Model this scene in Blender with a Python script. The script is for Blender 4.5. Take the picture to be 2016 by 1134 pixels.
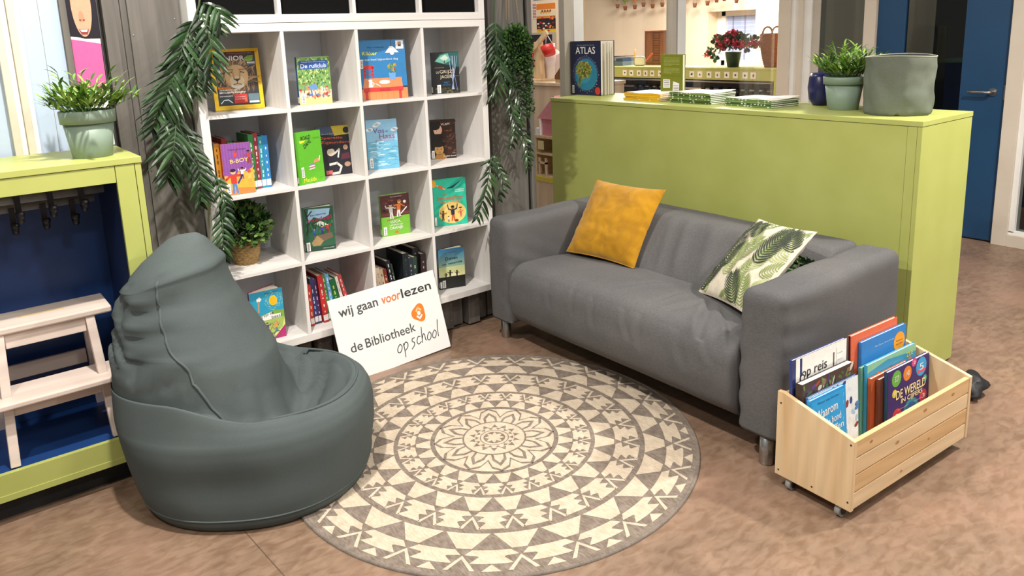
import bpy, bmesh, math, random
from mathutils import Vector, Matrix, Euler, noise
for o in list(bpy.data.objects):
    bpy.data.objects.remove(o)
S = bpy.context.scene
COL = S.collection
PI = math.pi
R = math.radians

# ------------------------------------------------------------ camera
CAM = Vector((-0.8931, -3.2166, 1.5689))
FPX = 1487.3
_yaw, _pit, _rol = .6586, -.2042, -.0351
_cy, _sy = math.cos(_yaw), math.sin(_yaw)
FW = Vector((_sy * math.cos(_pit), _cy * math.cos(_pit), math.sin(_pit)))
_rt = Vector((_cy, -_sy, 0)); _up = _rt.cross(FW)
RT = math.cos(_rol) * _rt + math.sin(_rol) * _up
UP = -math.sin(_rol) * _rt + math.cos(_rol) * _up
cd = bpy.data.cameras.new('camera'); co = bpy.data.objects.new('camera', cd); COL.objects.link(co)
co.matrix_world = Matrix(((RT.x, UP.x, -FW.x, CAM.x), (RT.y, UP.y, -FW.y, CAM.y), (RT.z, UP.z, -FW.z, CAM.z), (0, 0, 0, 1)))
cd.sensor_fit = 'HORIZONTAL'; cd.sensor_width = 36; cd.lens = FPX / 2016 * 36
cd.shift_y = -189 / 2016; cd.clip_start = .05; cd.clip_end = 60
S.camera = co

def at(u, v, axis, val):
    """world point seen at photo position u, v on the plane axis = val (survey of the photo)"""
    d = RT * ((u - 1008) / FPX) - UP * ((v - 378) / FPX) + FW
    return CAM + d * ((val - CAM[axis]) / d[axis])

# ------------------------------------------------------------ world, lights, exposure
W = bpy.data.worlds.new('world'); S.world = W; W.use_nodes = True
W.node_tree.nodes['Background'].inputs[0].default_value = (1.0, .96, .90, 1)
W.node_tree.nodes['Background'].inputs[1].default_value = .27
S.view_settings.view_transform = 'Standard'; S.view_settings.look = 'None'
S.view_settings.gamma = 1; S.view_settings.use_curve_mapping = False
S.view_settings.exposure = 0.0

def lamp(name, loc, energy, size, col=(1, .945, .87), spot=None, target=None, blend=.6):
    if spot:
        l = bpy.data.lights.new(name, 'SPOT'); l.spot_size = R(spot); l.spot_blend = blend; l.shadow_soft_size = size
    else:
        l = bpy.data.lights.new(name, 'AREA'); l.shape = 'DISK'; l.size = size
    l.energy = energy; l.color = col
    o = bpy.data.objects.new(name, l); COL.objects.link(o); o.location = loc
    if target:
        o.rotation_euler = (Vector(target) - Vector(loc)).to_track_quat('-Z', 'Y').to_euler()
    return o

lamp('ceiling_spot_shelf', (-.35, -1.15, 2.95), 84, .1)
lamp('ceiling_spot_rug', (.9, -2.6, 2.95), 28, .2)
lamp('ceiling_spot_counter', (2.95, -2.9, 2.9), 130, .2)
lamp('ceiling_spot_entry', (2.2, -4.8, 2.75), 60, .3)
lamp('ceiling_spot_cabinet', (-1.5, -1.9, 2.95), 40, .2)
lamp('ceiling_spot_sofa', (2.1, .1, 2.95), 12, .16)
lamp('ceiling_spot_front', (-.2, -3.4, 2.95), 34, .3)
lamp('classroom_ceiling_panel', (6.4, 2.9, 2.9), 400, 1.6, (1, .92, .82))
lamp('classroom_ceiling_panel', (3.0, 1.9, 2.9), 24, .8, (1, .92, .82))

# ------------------------------------------------------------ materials
def lin(c):
    if isinstance(c, str):
        c = c.lstrip('#'); c = [int(c[i:i + 2], 16) / 255 for i in (0, 2, 4)]
    return tuple((x / 12.92 if x <= .04045 else ((x + .055) / 1.055) ** 2.4) for x in c) + (1,)
_M = {}
def mat(name, c1, c2=None, scale=30, stretch=(1, 1, 1), rough=.55, bump=0, bscale=None, metal=0, detail=4,
        lo=.35, hi=.65, sheen=0, coat=0, spec=.5, dist=0, emit=0):
    """noise-mottled principled surface"""
    if name in _M: return _M[name]
    m = bpy.data.materials.new(name); m.use_nodes = True; _M[name] = m
    nt = m.node_tree; b = nt.nodes['Principled BSDF']
    b.inputs['Roughness'].default_value = rough; b.inputs['Metallic'].default_value = metal
    b.inputs['Specular IOR Level'].default_value = spec
    if sheen: b.inputs['Sheen Weight'].default_value = sheen; b.inputs['Sheen Roughness'].default_value = .5
    if coat: b.inputs['Coat Weight'].default_value = coat; b.inputs['Coat Roughness'].default_value = .15
    a = lin(c1)
    if c2 is None:
        c2 = tuple(min(1, x * .93) for x in a[:3]) + (1,)
    else: c2 = lin(c2)
    tc = nt.nodes.new('ShaderNodeTexCoord'); mp = nt.nodes.new('ShaderNodeMapping')
    mp.inputs['Scale'].default_value = stretch
    nt.links.new(tc.outputs['Object'], mp.inputs['Vector'])
    n = nt.nodes.new('ShaderNodeTexNoise'); n.inputs['Scale'].default_value = scale; n.inputs['Detail'].default_value = detail
    n.inputs['Distortion'].default_value = dist
    nt.links.new(mp.outputs[0], n.inputs['Vector'])
    r = nt.nodes.new('ShaderNodeValToRGB'); e = r.color_ramp.elements
    e[0].position = lo; e[1].position = hi; e[0].color = a; e[1].color = c2
    nt.links.new(n.outputs['Fac'], r.inputs[0]); nt.links.new(r.outputs[0], b.inputs['Base Color'])
    if emit:
        nt.links.new(r.outputs[0], b.inputs['Emission Color']); b.inputs['Emission Strength'].default_value = emit
    if bump:
        n2 = nt.nodes.new('ShaderNodeTexNoise'); n2.inputs['Scale'].default_value = bscale or scale; n2.inputs['Detail'].default_value = 3
        nt.links.new(mp.outputs[0], n2.inputs['Vector'])
        bp = nt.nodes.new('ShaderNodeBump'); bp.inputs['Strength'].default_value = bump; bp.inputs['Distance'].default_value = .004
        nt.links.new(n2.outputs['Fac'], bp.inputs['Height']); nt.links.new(bp.outputs[0], b.inputs['Normal'])
    return m

def ink(c, rough=.45):
    """printed colour; flat with very slight paper mottling"""
    return mat('print_' + c.lstrip('#'), c, None, 60, rough=rough)

def wood(name, c1, c2, axis=2, scale=6, rough=.6, bump=.15, rings=9):
    if name in _M: return _M[name]
    st = [6, 6, 6]; st[axis] = .35
    m = mat(name, c1, c2, scale, tuple(st), rough, bump, scale * 2, detail=6, lo=.3, hi=.72, dist=.6)
    nt = m.node_tree; b = nt.nodes['Principled BSDF']
    ramp = b.inputs['Base Color'].links[0].from_node
    w = nt.nodes.new('ShaderNodeTexWave'); w.wave_type = 'BANDS'; w.bands_direction = 'DIAGONAL'
    w.inputs['Scale'].default_value = rings; w.inputs['Distortion'].default_value = 5; w.inputs['Detail'].default_value = 2
    w.inputs['Detail Scale'].default_value = .6
    mp = nt.nodes.new('ShaderNodeMapping'); s2 = [1, 1, 1]; s2[axis] = .12; mp.inputs['Scale'].default_value = s2
    tc = nt.nodes.new('ShaderNodeTexCoord'); nt.links.new(tc.outputs['Object'], mp.inputs[0]); nt.links.new(mp.outputs[0], w.inputs[0])
    mx = nt.nodes.new('ShaderNodeMixRGB'); mx.blend_type = 'MULTIPLY'; mx.inputs[0].default_value = .1
    nt.links.new(ramp.outputs[0], mx.inputs[1]); nt.links.new(w.outputs['Color'], mx.inputs[2]); nt.links.new(mx.outputs[0], b.inputs['Base Color'])
    return m

def glassmat(name, tint=(1, 1, 1), refl=.9):
    if name in _M: return _M[name]
    m = bpy.data.materials.new(name); m.use_nodes = True; _M[name] = m
    nt = m.node_tree; nt.nodes.clear()
    out = nt.nodes.new('ShaderNodeOutputMaterial'); t = nt.nodes.new('ShaderNodeBsdfTransparent'); t.inputs[0].default_value = tuple(tint) + (1,)
    g = nt.nodes.new('ShaderNodeBsdfGlossy'); g.inputs['Roughness'].default_value = .02
    fr = nt.nodes.new('ShaderNodeFresnel'); fr.inputs[0].default_value = 1.35
    mu = nt.nodes.new('ShaderNodeMath'); mu.operation = 'MULTIPLY'; mu.inputs[1].default_value = refl
    mx = nt.nodes.new('ShaderNodeMixShader')
    nt.links.new(fr.outputs[0], mu.inputs[0]); nt.links.new(mu.outputs[0], mx.inputs[0])
    nt.links.new(t.outputs[0], mx.inputs[1]); nt.links.new(g.outputs[0], mx.inputs[2]); nt.links.new(mx.outputs[0], out.inputs[0])
    return m

def linoleum():
    m = mat('linoleum', '#7d6755', '#917864', 5, rough=.38, detail=8, lo=.32, hi=.7, dist=1.2)
    nt = m.node_tree; b = nt.nodes['Principled BSDF']; ramp = b.inputs['Base Color'].links[0].from_node
    tc = nt.nodes.new('ShaderNodeTexCoord')
    mp = nt.nodes.new('ShaderNodeMapping'); mp.inputs['Scale'].default_value = (1, 2.2, 1); mp.inputs['Rotation'].default_value = (0, 0, .5)
    nt.links.new(tc.outputs['Object'], mp.inputs[0])
    n = nt.nodes.new('ShaderNodeTexNoise'); n.inputs['Scale'].default_value = 17; n.inputs['Detail'].default_value = 9; n.inputs['Distortion'].default_value = .6
    nt.links.new(mp.outputs[0], n.inputs['Vector'])
    r = nt.nodes.new('ShaderNodeValToRGB'); e = r.color_ramp.elements
    e[0].position = .36; e[0].color = lin('#d2c6bb'); e[1].position = .6; e[1].color = (1, 1, 1, 1)
    mx = nt.nodes.new('ShaderNodeMixRGB'); mx.blend_type = 'MULTIPLY'; mx.inputs[0].default_value = .75
    nt.links.new(n.outputs['Fac'], r.inputs[0]); nt.links.new(ramp.outputs[0], mx.inputs[1]); nt.links.new(r.outputs[0], mx.inputs[2])
    # pinkish patches
    n3 = nt.nodes.new('ShaderNodeTexNoise'); n3.inputs['Scale'].default_value = 2.2; n3.inputs['Detail'].default_value = 5
    nt.links.new(tc.outputs['Object'], n3.inputs['Vector'])
    r3 = nt.nodes.new('ShaderNodeValToRGB'); r3.color_ramp.elements[0].position = .45; r3.color_ramp.elements[1].position = .7
    m3 = nt.nodes.new('ShaderNodeMixRGB'); m3.inputs[2].default_value = lin('#9c7a68')
    mu = nt.nodes.new('ShaderNodeMath'); mu.operation = 'MULTIPLY'; mu.inputs[1].default_value = .55
    nt.links.new(n3.outputs['Fac'], r3.inputs[0]); nt.links.new(r3.outputs[0], mu.inputs[0]); nt.links.new(mu.outputs[0], m3.inputs[0])
    nt.links.new(mx.outputs[0], m3.inputs[1]); nt.links.new(m3.outputs[0], b.inputs['Base Color'])
    return m

def weave(name, c1, c2, rough=.9, sx=260, bump=.35, amt=.35, mott=3):
    """woven cloth: crossed waves over a soft mottle"""
    if name in _M: return _M[name]
    m = mat(name, c1, c2, mott, rough=rough, detail=5, spec=.15)
    nt = m.node_tree; b = nt.nodes['Principled BSDF']; ramp = b.inputs['Base Color'].links[0].from_node
    tc = nt.nodes.new('ShaderNodeTexCoord')
    n = nt.nodes.new('ShaderNodeTexNoise'); n.inputs['Scale'].default_value = sx; n.inputs['Detail'].default_value = 2
    mp = nt.nodes.new('ShaderNodeMapping'); mp.inputs['Scale'].default_value = (1, .25, 1)
    nt.links.new(tc.outputs['Object'], mp.inputs[0]); nt.links.new(mp.outputs[0], n.inputs['Vector'])
    r = nt.nodes.new('ShaderNodeValToRGB'); r.color_ramp.elements[0].position = .38; r.color_ramp.elements[1].position = .62
    r.color_ramp.elements[0].color = (1 - amt,) * 3 + (1,)
    mx = nt.nodes.new('ShaderNodeMixRGB'); mx.blend_type = 'MULTIPLY'; mx.inputs[0].default_value = 1
    nt.links.new(n.outputs['Fac'], r.inputs[0]); nt.links.new(ramp.outputs[0], mx.inputs[1]); nt.links.new(r.outputs[0], mx.inputs[2]); nt.links.new(mx.outputs[0], b.inputs['Base Color'])
    bp = nt.nodes.new('ShaderNodeBump'); bp.inputs['Strength'].default_value = bump; bp.inputs['Distance'].default_value = .001
    nt.links.new(n.outputs['Fac'], bp.inputs['Height']); nt.links.new(bp.outputs[0], b.inputs['Normal'])
    return m

# ------------------------------------------------------------ mesh helpers
_TX = {}
def text_geo(s):
    """flat outline of a string in the built-in font: verts, faces, bounds"""
    if s not in _TX:
        c = bpy.data.curves.new('lettering', 'FONT'); c.body = s; c.resolution_u = 3
        o = bpy.data.objects.new('lettering', c); COL.objects.link(o)
        me = bpy.data.meshes.new_from_object(o)
        v = [(p.co.x, p.co.y) for p in me.vertices]; f = [tuple(p.vertices) for p in me.polygons]
        bpy.data.objects.remove(o); bpy.data.curves.remove(c); bpy.data.meshes.remove(me)
        xs = [p[0] for p in v]; ys = [p[1] for p in v]
        _TX[s] = (v, f, min(xs), max(xs), min(ys), max(ys))
    return _TX[s]

class MB:
    def __init__(s): s.v = []; s.f = []; s.m = []; s.sm = []; s.mats = []; s.fr = None
    def mi(s, m):
        if m not in s.mats: s.mats.append(m)
        return s.mats.index(m)
    def add(s, vs, fs, m, smooth=False):
        b = len(s.v); s.v += [tuple(v) for v in vs]; k = s.mi(m)
        for f in fs:
            s.f.append(tuple(i + b for i in f)); s.m.append(k); s.sm.append(smooth)
        return b
    def box(s, lo, hi, m, rot=None, piv=None):
        (a, b, c), (d, e, g) = lo, hi
        vs = [Vector(p) for p in ((a, b, c), (d, b, c), (d, e, c), (a, e, c), (a, b, g), (d, b, g), (d, e, g), (a, e, g))]
        if rot is not None:
            pv = Vector(piv) if piv is not None else (vs[0] + vs[6]) / 2
            vs = [rot @ (v - pv) + pv for v in vs]
        s.add(vs, ((0, 3, 2, 1), (4, 5, 6, 7), (0, 1, 5, 4), (1, 2, 6, 5), (2, 3, 7, 6), (3, 0, 4, 7)), m)
    def bar(s, p, q, w, d, m, up=(0, 0, 1)):
        """rectangular bar from p to q"""
        p, q = Vector(p), Vector(q); z = (q - p).normalized(); x = z.cross(Vector(up))
        if x.length < 1e-4: x = z.cross(Vector((1, 0, 0)))
        x.normalize(); y = z.cross(x)
        vs = []
        for c in (p, q):
            for sx, sy in ((-1, -1), (1, -1), (1, 1), (-1, 1)): vs.append(c + x * sx * w / 2 + y * sy * d / 2)
        s.add(vs, ((0, 3, 2, 1), (4, 5, 6, 7), (0, 1, 5, 4), (1, 2, 6, 5), (2, 3, 7, 6), (3, 0, 4, 7)), m)
    def prism(s, pts, ax, lo, hi, m):
        """polygon (2-D in the other two axes) extruded along axis ax"""
        n = len(pts); vs = []
        for h in (lo, hi):
            for a, b in pts:
                vs.append({0: (h, a, b), 1: (a, h, b), 2: (a, b, h)}[ax])
        fs = [tuple(range(n))[::-1], tuple(range(n, 2 * n))] + [(i, (i + 1) % n, n + (i + 1) % n, n + i) for i in range(n)]
        s.add(vs, fs, m)
    def tube(s, pts, r, m, n=10, caps=True, flat=None):
        pts = [Vector(p) for p in pts]; k = len(pts); rs = r if isinstance(r, (list, tuple)) else [r] * k
        vs = []; px = None
        for i, p in enumerate(pts):
            t = (pts[min(i + 1, k - 1)] - pts[max(i - 1, 0)]).normalized()
            if px is None:
                px = t.orthogonal().normalized()
            px = (px - t * px.dot(t))
            px = px.normalized() if px.length > 1e-6 else t.orthogonal().normalized()
            py = t.cross(px)
            for j in range(n):
                a = 2 * PI * j / n; vs.append(p + (px * math.cos(a) + py * math.sin(a)) * rs[i])
        fs = [(i * n + j, i * n + (j + 1) % n, (i + 1) * n + (j + 1) % n, (i + 1) * n + j) for i in range(k - 1) for j in range(n)]
        s.add(vs, fs, m, True)
        if caps: s.cap(len(s.v) - len(vs), n, k, True, True, m)
    def cap(s, b0, n, k, lo, hi, m):
        for on, f in ((lo, range(b0 + n - 1, b0 - 1, -1)), (hi, range(b0 + (k - 1) * n, b0 + k * n))):
            if on: s.f.append(tuple(f)); s.m.append(s.mi(m)); s.sm.append(False)
    def lathe(s, prof, c, m, n=32, sy=1, fn=None):
        c = Vector(c); k = len(prof); vs = []
        for r, z in prof:
            for j in range(n):
                a = 2 * PI * j / n; v = Vector((r * math.cos(a), r * sy * math.sin(a), z))
                if fn: v = fn(v)
                vs.append(c + v)
        fs = [(i * n + j, i * n + (j + 1) % n, (i + 1) * n + (j + 1) % n, (i + 1) * n + j) for i in range(k - 1) for j in range(n)]
        s.add(vs, fs, m, True); b0 = len(s.v) - len(vs)
        s.cap(b0, n, k, prof[0][0] > 1e-6, prof[-1][0] > 1e-6, m)
    def rbox(s, c, h, r, m, seg=.03, fn=None):
        """rounded box with a dense surface that fn may deform"""
        c = Vector(c); bm = bmesh.new(); nn = [max(4, int(2 * x / seg)) for x in h]
        vs = []; fs = []; idx = {}
        def vid(p):
            k = tuple(round(x, 5) for x in p)
            if k not in idx: idx[k] = len(vs); vs.append(Vector(p))
            return idx[k]
        def coord(i, ax):
            return -h[ax] + 2 * h[ax] * i / nn[ax]
        for ax in range(3):
            b, g = (ax + 1) % 3, (ax + 2) % 3
            for sg in (-1, 1):
                for i in range(nn[b]):
                    for j in range(nn[g]):
                        q = []
                        for di, dj in ((0, 0), (1, 0), (1, 1), (0, 1)):
                            p = [0, 0, 0]; p[ax] = sg * h[ax]; p[b] = coord(i + di, b); p[g] = coord(j + dj, g); q.append(vid(p))
                        fs.append(q if sg > 0 else q[::-1])
        rr = r if isinstance(r, (tuple, list)) else (r, r, r)
        out = []
        for p in vs:
            q = Vector([max(-(h[i] - rr[i]), min(h[i] - rr[i], p[i])) for i in range(3)])
            d = Vector([(p[i] - q[i]) / rr[i] for i in range(3)])
            if d.length > 1e-9:
                # even out the arc spacing of the rounded edge
                d = Vector([math.sin(x * PI / 4) / math.sin(PI / 4) * 1 if abs(x) <= 1 else x for x in d])
                d.normalize(); p = q + Vector([d[i] * rr[i] for i in range(3)])
            p = p + c
            out.append(fn(p) if fn else p)
        s.add(out, fs, m, True)
        bm.free()
    # ---- flat printed shapes in a cover frame (u right, v up, layer out)
    def P(s, u, v, l): return s.fr(u, v, l)
    def poly(s, pts, m, l=0):
        s.add([s.P(u, v, l) for u, v in pts], [tuple(range(len(pts)))], m)
    def rect(s, x0, y0, x1, y1, m, l=0): s.poly(((x0, y0), (x1, y0), (x1, y1), (x0, y1)), m, l)
    def ell(s, cx, cy, rx, ry, m, l=0, n=20, rot=0):
        c, d = math.cos(rot), math.sin(rot); pts = []
        for i in range(n):
            a = 2 * PI * i / n; x, y = rx * math.cos(a), ry * math.sin(a); pts.append((cx + x * c - y * d, cy + x * d + y * c))
        s.poly(pts, m, l)
    def line(s, pts, w, m, l=0):
        for (x0, y0), (x1, y1) in zip(pts, pts[1:]):
            dx, dy = x1 - x0, y1 - y0; q = math.hypot(dx, dy) or 1; nx, ny = -dy / q * w / 2, dx / q * w / 2
            ex, ey = dx / q * w * .3, dy / q * w * .3
            s.poly(((x0 - nx - ex, y0 - ny - ey), (x1 - nx + ex, y1 - ny + ey), (x1 + nx + ex, y1 + ny + ey), (x0 + nx - ex, y0 + ny - ey)), m, l)
    def text(s, t, cx, cy, w, m, l=3, h=None, rot=0, shear=0, bold=0):
        """string fitted to width w (and height h), centred on cx, cy"""
        v, f, x0, x1, y0, y1 = text_geo(t)
        sx = w / (x1 - x0); sy = (h / (y1 - y0)) if h else sx
        c, d = math.cos(rot), math.sin(rot)
        for k in ((0, 0),) if not bold else ((-bold, 0), (bold, 0), (0, bold), (0, -bold), (0, 0)):
            out = []
            for x, y in v:
                X = (x - (x0 + x1) / 2) * sx; Y = (y - (y0 + y1) / 2) * sy; X += shear * Y
                out.append(s.P(cx + X * c - Y * d + k[0], cy + X * d + Y * c + k[1], l + (.15 * k[0] + .3 * k[1]) / (bold or 1)))
            s.add(out, f, m)
    def mesh(s, name):
        me = bpy.data.meshes.new(name); me.from_pydata(s.v, [], s.f)
        for m in s.mats: me.materials.append(m)
        me.polygons.foreach_set('material_index', s.m); me.polygons.foreach_set('use_smooth', s.sm); me.update()
        return me
    def build(s, name, parent=None, bevel=0, loc=None, rot=None, seg=2):
        o = bpy.data.objects.new(name, s.mesh(name)); COL.objects.link(o)
        if parent: o.parent = parent
        if loc: o.location = loc
        if rot: o.rotation_euler = rot
        if bevel:
            b = o.modifiers.new('bevel', 'BEVEL'); b.width = bevel; b.segments = seg; b.limit_method = 'ANGLE'; b.angle_limit = R(40)
        return o

def tag(o, label, cat, group=None):
    o['label'] = label; o['category'] = cat
    if group: o['group'] = group
    return o
def thing(name, label, cat, loc=(0, 0, 0), rotz=0, group=None, rot=None):
    o = bpy.data.objects.new(name, None); COL.objects.link(o); o.empty_display_size = .05
    o.location = loc; o.rotation_euler = rot or (0, 0, rotz)
    return tag(o, label, cat, group)
def struct(name, mb, bevel=0, parent=None):
    o = mb.build(name, parent, bevel)
    if not parent: o['kind'] = 'structure'
    return o
def copy_tree(o, loc, rotz=None, label=None, group=None):
    r = o.copy(); COL.objects.link(r); r.location = loc
    if rotz is not None: r.rotation_euler = (0, 0, rotz)
    if label: r['label'] = label
    if group: r['group'] = group
    for ch in list(o.children):
        c = ch.copy(); COL.objects.link(c); c.parent = r
        for g in list(ch.children):
            d = g.copy(); COL.objects.link(d); d.parent = c
    return r
def smooth01(a, b, x):
    t = max(0, min(1, (x - a) / (b - a))); return t * t * (3 - 2 * t)
# ------------------------------------------------------------ common surfaces
LIME = mat('lime_paint', '#b1b767', '#abb160', 5, rough=.42, bump=.03, bscale=300)
WHITE = mat('white_stained_ash', '#e4e1de', '#d9d5d1', 4, (7, 7, .5), rough=.5, bump=.08, bscale=30, detail=6)
SHELFX = mat('white_stained_ash_board', '#e5e2df', '#dad5d1', 4, (.5, 7, 7), rough=.5, bump=.08, bscale=30, detail=6)
GREYW = wood('grey_stained_spruce', '#716c66', '#5c5752', 2, 4, .75, .3, 10)
DARKGAP = mat('dark_gap', '#2b2a2a', '#242323', 20, rough=.9)
BLUEP = mat('deep_blue_laminate', '#1c3f78', '#193a70', 6, rough=.4)
NAVY = mat('navy_laminate', '#10254e', '#0e2148', 6, rough=.4)
DOORB = mat('door_blue_paint', '#1f466a', '#1d4264', 4, rough=.38)
CREAM = mat('cream_wall_paint', '#efdcc4', '#ead6bd', 3, rough=.8)
FRAME = mat('pale_beige_frame_paint', '#d3c8b8', '#cfc3b3', 6, rough=.45)
FRAMEW = mat('white_frame_paint', '#eeede8', '#e8e6e0', 6, rough=.4)
FRAMEG = mat('grey_frame_paint', '#c0b7a9', '#b9b0a1', 6, rough=.5)
STEEL = mat('brushed_steel', '#b5b5b5', '#a2a2a2', 60, (1, 1, 12), rough=.32, metal=1)
CHROME = mat('satin_chrome', '#c9c9c9', '#bdbdbd', 30, rough=.2, metal=1)
BLACKP = mat('black_plastic', '#17171a', '#1c1c20', 40, rough=.45)
PINE = wood('pale_pine', '#e6cda8', '#d6b487', 0, 3.2, .5, .1, 11)
PINEV = wood('pale_pine_upright', '#e4cba4', '#d2ae80', 2, 3.2, .5, .1, 11)
BIRCH = wood('pale_birch', '#e4cdb0', '#d9bf9e', 2, 3, .5, .06, 5)
PAPER = mat('paper_edges', '#efe9da', '#d9d1bd', 240, (1, 30, .2), rough=.85)
WPAPER = ink('#f4f2ee')
BLACK = ink('#141416')

# ------------------------------------------------------------ floor, walls
f = MB(); f.box((-6, -8, -.1), (12, 9, 0), linoleum())
struct('floor', f)
SEAM = mat('floor_seam', '#5c4a3e', '#554338', 30, rough=.6)
f = MB(); p, q = at(480, 1044, 2, .0005), at(560, 1134, 2, .0005); d = (q - p)
f.bar(p - d * .1 + Vector((0, 0, -.0006)), q + d * 2 + Vector((0, 0, -.0006)), .003, .0024, SEAM)
struct('trim_1', f)

def boards(m, rows, z0, z1):
    for x0, x1, y in rows:
        m.box((x0, y, z0), (x1, .14, z1), GREYW)
def screw(m, x, y, z):
    m.tube([(x, y + .002, z), (x, y - .0015, z)], .0035, CHROME, 8)
w = MB()
w.box((-.43, .14, 0), (-.008, .2, 3.1), DARKGAP)
boards(w, [(-.43, -.408, .085), (-.288, -.244, .085), (-.244, -.222, .112), (-.222, -.2, .1), (-.2, -.008, .085)], 0, 3.1)
w.box((-.408, .104, 0), (-.3, .14, 3.1), GREYW)
for z in (1.33, 1.62, 1.08): screw(w, -.19, .085, z); screw(w, -.03, .085, z + .06)
struct('wall_left', w, .002)
w = MB()
w.box((1.463, .14, 0), (1.84, .2, 3.1), DARKGAP)
boards(w, [(1.478, 1.54, .112), (1.54, 1.784, .085), (1.81, 1.84, .085)], .012, 3.1)
for z in (.33, .8, 1.23, 1.64): screw(w, 1.57, .085, z); screw(w, 1.75, .085, z)
struct('wall_right', w, .002)
w = MB()
w.box((-.008, .14, 0), (1.463, .2, .196), DARKGAP)
rows = []
for x0 in (-.008, .432, .872, 1.312):
    rows += [(x0 + .006, x0 + .08, .068), (x0 + .1, min(x0 + .19, 1.463), .105)]
    if x0 < 1.2: rows += [(x0 + .2, x0 + .355, .085), (x0 + .37, x0 + .43, .108)]
boards(w, rows, .012, .196)
for x0, x1, y in rows:
    if y < .09:
        for z in (.06, .15): screw(w, x0 + .012, y, z); screw(w, x1 - .012, y, z)
w.box((-.008, .4, .2), (1.463, .46, 3.1), FRAMEW)
struct('wall_back', w, .0015)

# frosted panel window left of the timber
SKYP = mat('daylit_frosted_panel', '#b7c5d8', '#aabad0', .9, (1, 1, .5), rough=.25, emit=.1)
w = MB()
w.box((-.56, .11, 0), (-.497, .13, 3.1), SKYP); w.box((-.495, .11, 0), (-.43, .13, 3.1), SKYP)
w.box((-.497, .114, 0), (-.495, .13, 3.1), FRAMEG)
w.box((-1.6, .11, 0), (-.64, .13, 3.1), SKYP)
fr = MB()
for x0, x1, y, m in ((-.575, -.558, .09, FRAMEW), (-.598, -.575, .075, FRAME), (-.618, -.598, .09, FRAMEW), (-.642, -.618, .075, FRAME)):
    fr.box((x0, y, 0), (x1, .14, 3.1), m)
wn = w.build('window_1'); wn['kind'] = 'structure'
fr.build('window_frame', wn, .002)

# ------------------------------------------------------------ glass partition and classroom
YP = .55
def post(m, x0, x1, y0, y1, mt, z0=0, z1=3.1): m.box((x0, y0, z0), (x1, y1, z1), mt)
g = MB()
post(g, 2.498, 2.56, YP - .005, YP + .05, FRAMEG); post(g, 2.56, 2.592, YP + .012, YP + .05, FRAMEG); post(g, 2.594, 2.68, YP + .004, YP + .045, FRAMEW)
post(g, 3.565, 3.615, YP - .005, YP + .05, FRAMEG); post(g, 3.615, 3.636, YP + .012, YP + .05, FRAMEG); post(g, 3.645, 3.735, YP + .004, YP + .045, FRAMEW)
g.box((2.68, YP, 0), (4.93, YP + .08, .12), FRAMEW)
win = g.build('window_2', None, .002); win['kind'] = 'structure'
GLASS = glassmat('clear_pane', (.97, .98, .97), .22)
p = MB(); p.box((2.68, YP + .03, .12), (3.565, YP + .036, 3.1), GLASS); p.build('glass_pane', win)
p = MB(); p.box((3.735, YP + .03, .12), (4.949, YP + .036, 3.1), GLASS); p.build('glass_pane', win)
XP = 4.95
g = MB()
def yp(u): return at(u, 100, 0, XP).y
for u0, u1, m, dx in ((1530, 1553, FRAME, 0), (1553, 1568, FRAMEW, .02), (1568, 1577, FRAME, .0), (1577, 1590, FRAMEW, .03), (1590, 1605, FRAMEG, .05)):
    g.box((XP + dx, yp(u1), 0), (XP + .14, yp(u0), 3.1), m)
g.box((XP + .0, yp(1720), 0), (XP + .14, yp(1697), 3.1), FRAME)
g.box((XP + .03, yp(1697), 0), (XP + .1, yp(1605), .12), FRAMEW)
win = g.build('window_3', None, .002); win['kind'] = 'structure'
DGLASS = glassmat('dim_pane', (.8, .84, .84), .8)
p = MB(); p.box((XP + .06, yp(1697), .12), (XP + .066, yp(1605), 3.1), DGLASS); p.build('glass_pane', win)
# blue glazed door
Y0, Y1 = yp(1720) - .004, -1.2
d = MB()
d.box((XP + .03, yp(1775), .012), (XP + .075, Y0, 3.1), DOORB)
d.box((XP + .03, Y1, .012), (XP + .075, -.905, 3.1), DOORB)
d.box((XP + .03, -.905, .012), (XP + .075, yp(1775), .72), DOORB)
door = d.build('door_1', None, .003); door['kind'] = 'structure'
p = MB(); p.box((XP + .05, -.905, .72), (XP + .056, yp(1775), 3.1), DGLASS); p.build('glass_pane', door)
h = MB(); hp = at(1955, 181, 0, XP + .03)
h.tube([hp + Vector((.0, 0, 0)), hp + Vector((-.008, 0, 0))], .028, STEEL, 20)
h.tube([hp, hp + Vector((-.05, 0, 0)), hp + Vector((-.055, .012, 0)), hp + Vector((-.056, .14, .002))], [.011, .011, .011, .009], STEEL, 10)
h.build('door_handle', door)
h = MB(); h.box((XP + .02, Y1 - .008, hp.z - .05), (XP + .05, Y1 + .012, hp.z + .05), STEEL); h.build('latch_plate', door)
# window right of the door
g = MB()
g.box((XP, -1.3, 0), (XP + .14, Y1 - .004, 3.1), FRAME); g.box((XP + .02, -1.335, .1), (XP + .12, -1.3, 3.1), FRAMEW)
g.box((XP, -2.9, 0), (XP + .14, -1.3, .085), FRAME); g.box((XP + .02, -2.9, .085), (XP + .12, -1.3, .11), FRAMEW)
win = g.build('window_4', None, .002); win['kind'] = 'structure'
p = MB(); p.box((XP + .06, -2.9, .11), (XP + .066, -1.335, 3.1), DGLASS); p.build('glass_pane', win)
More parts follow.
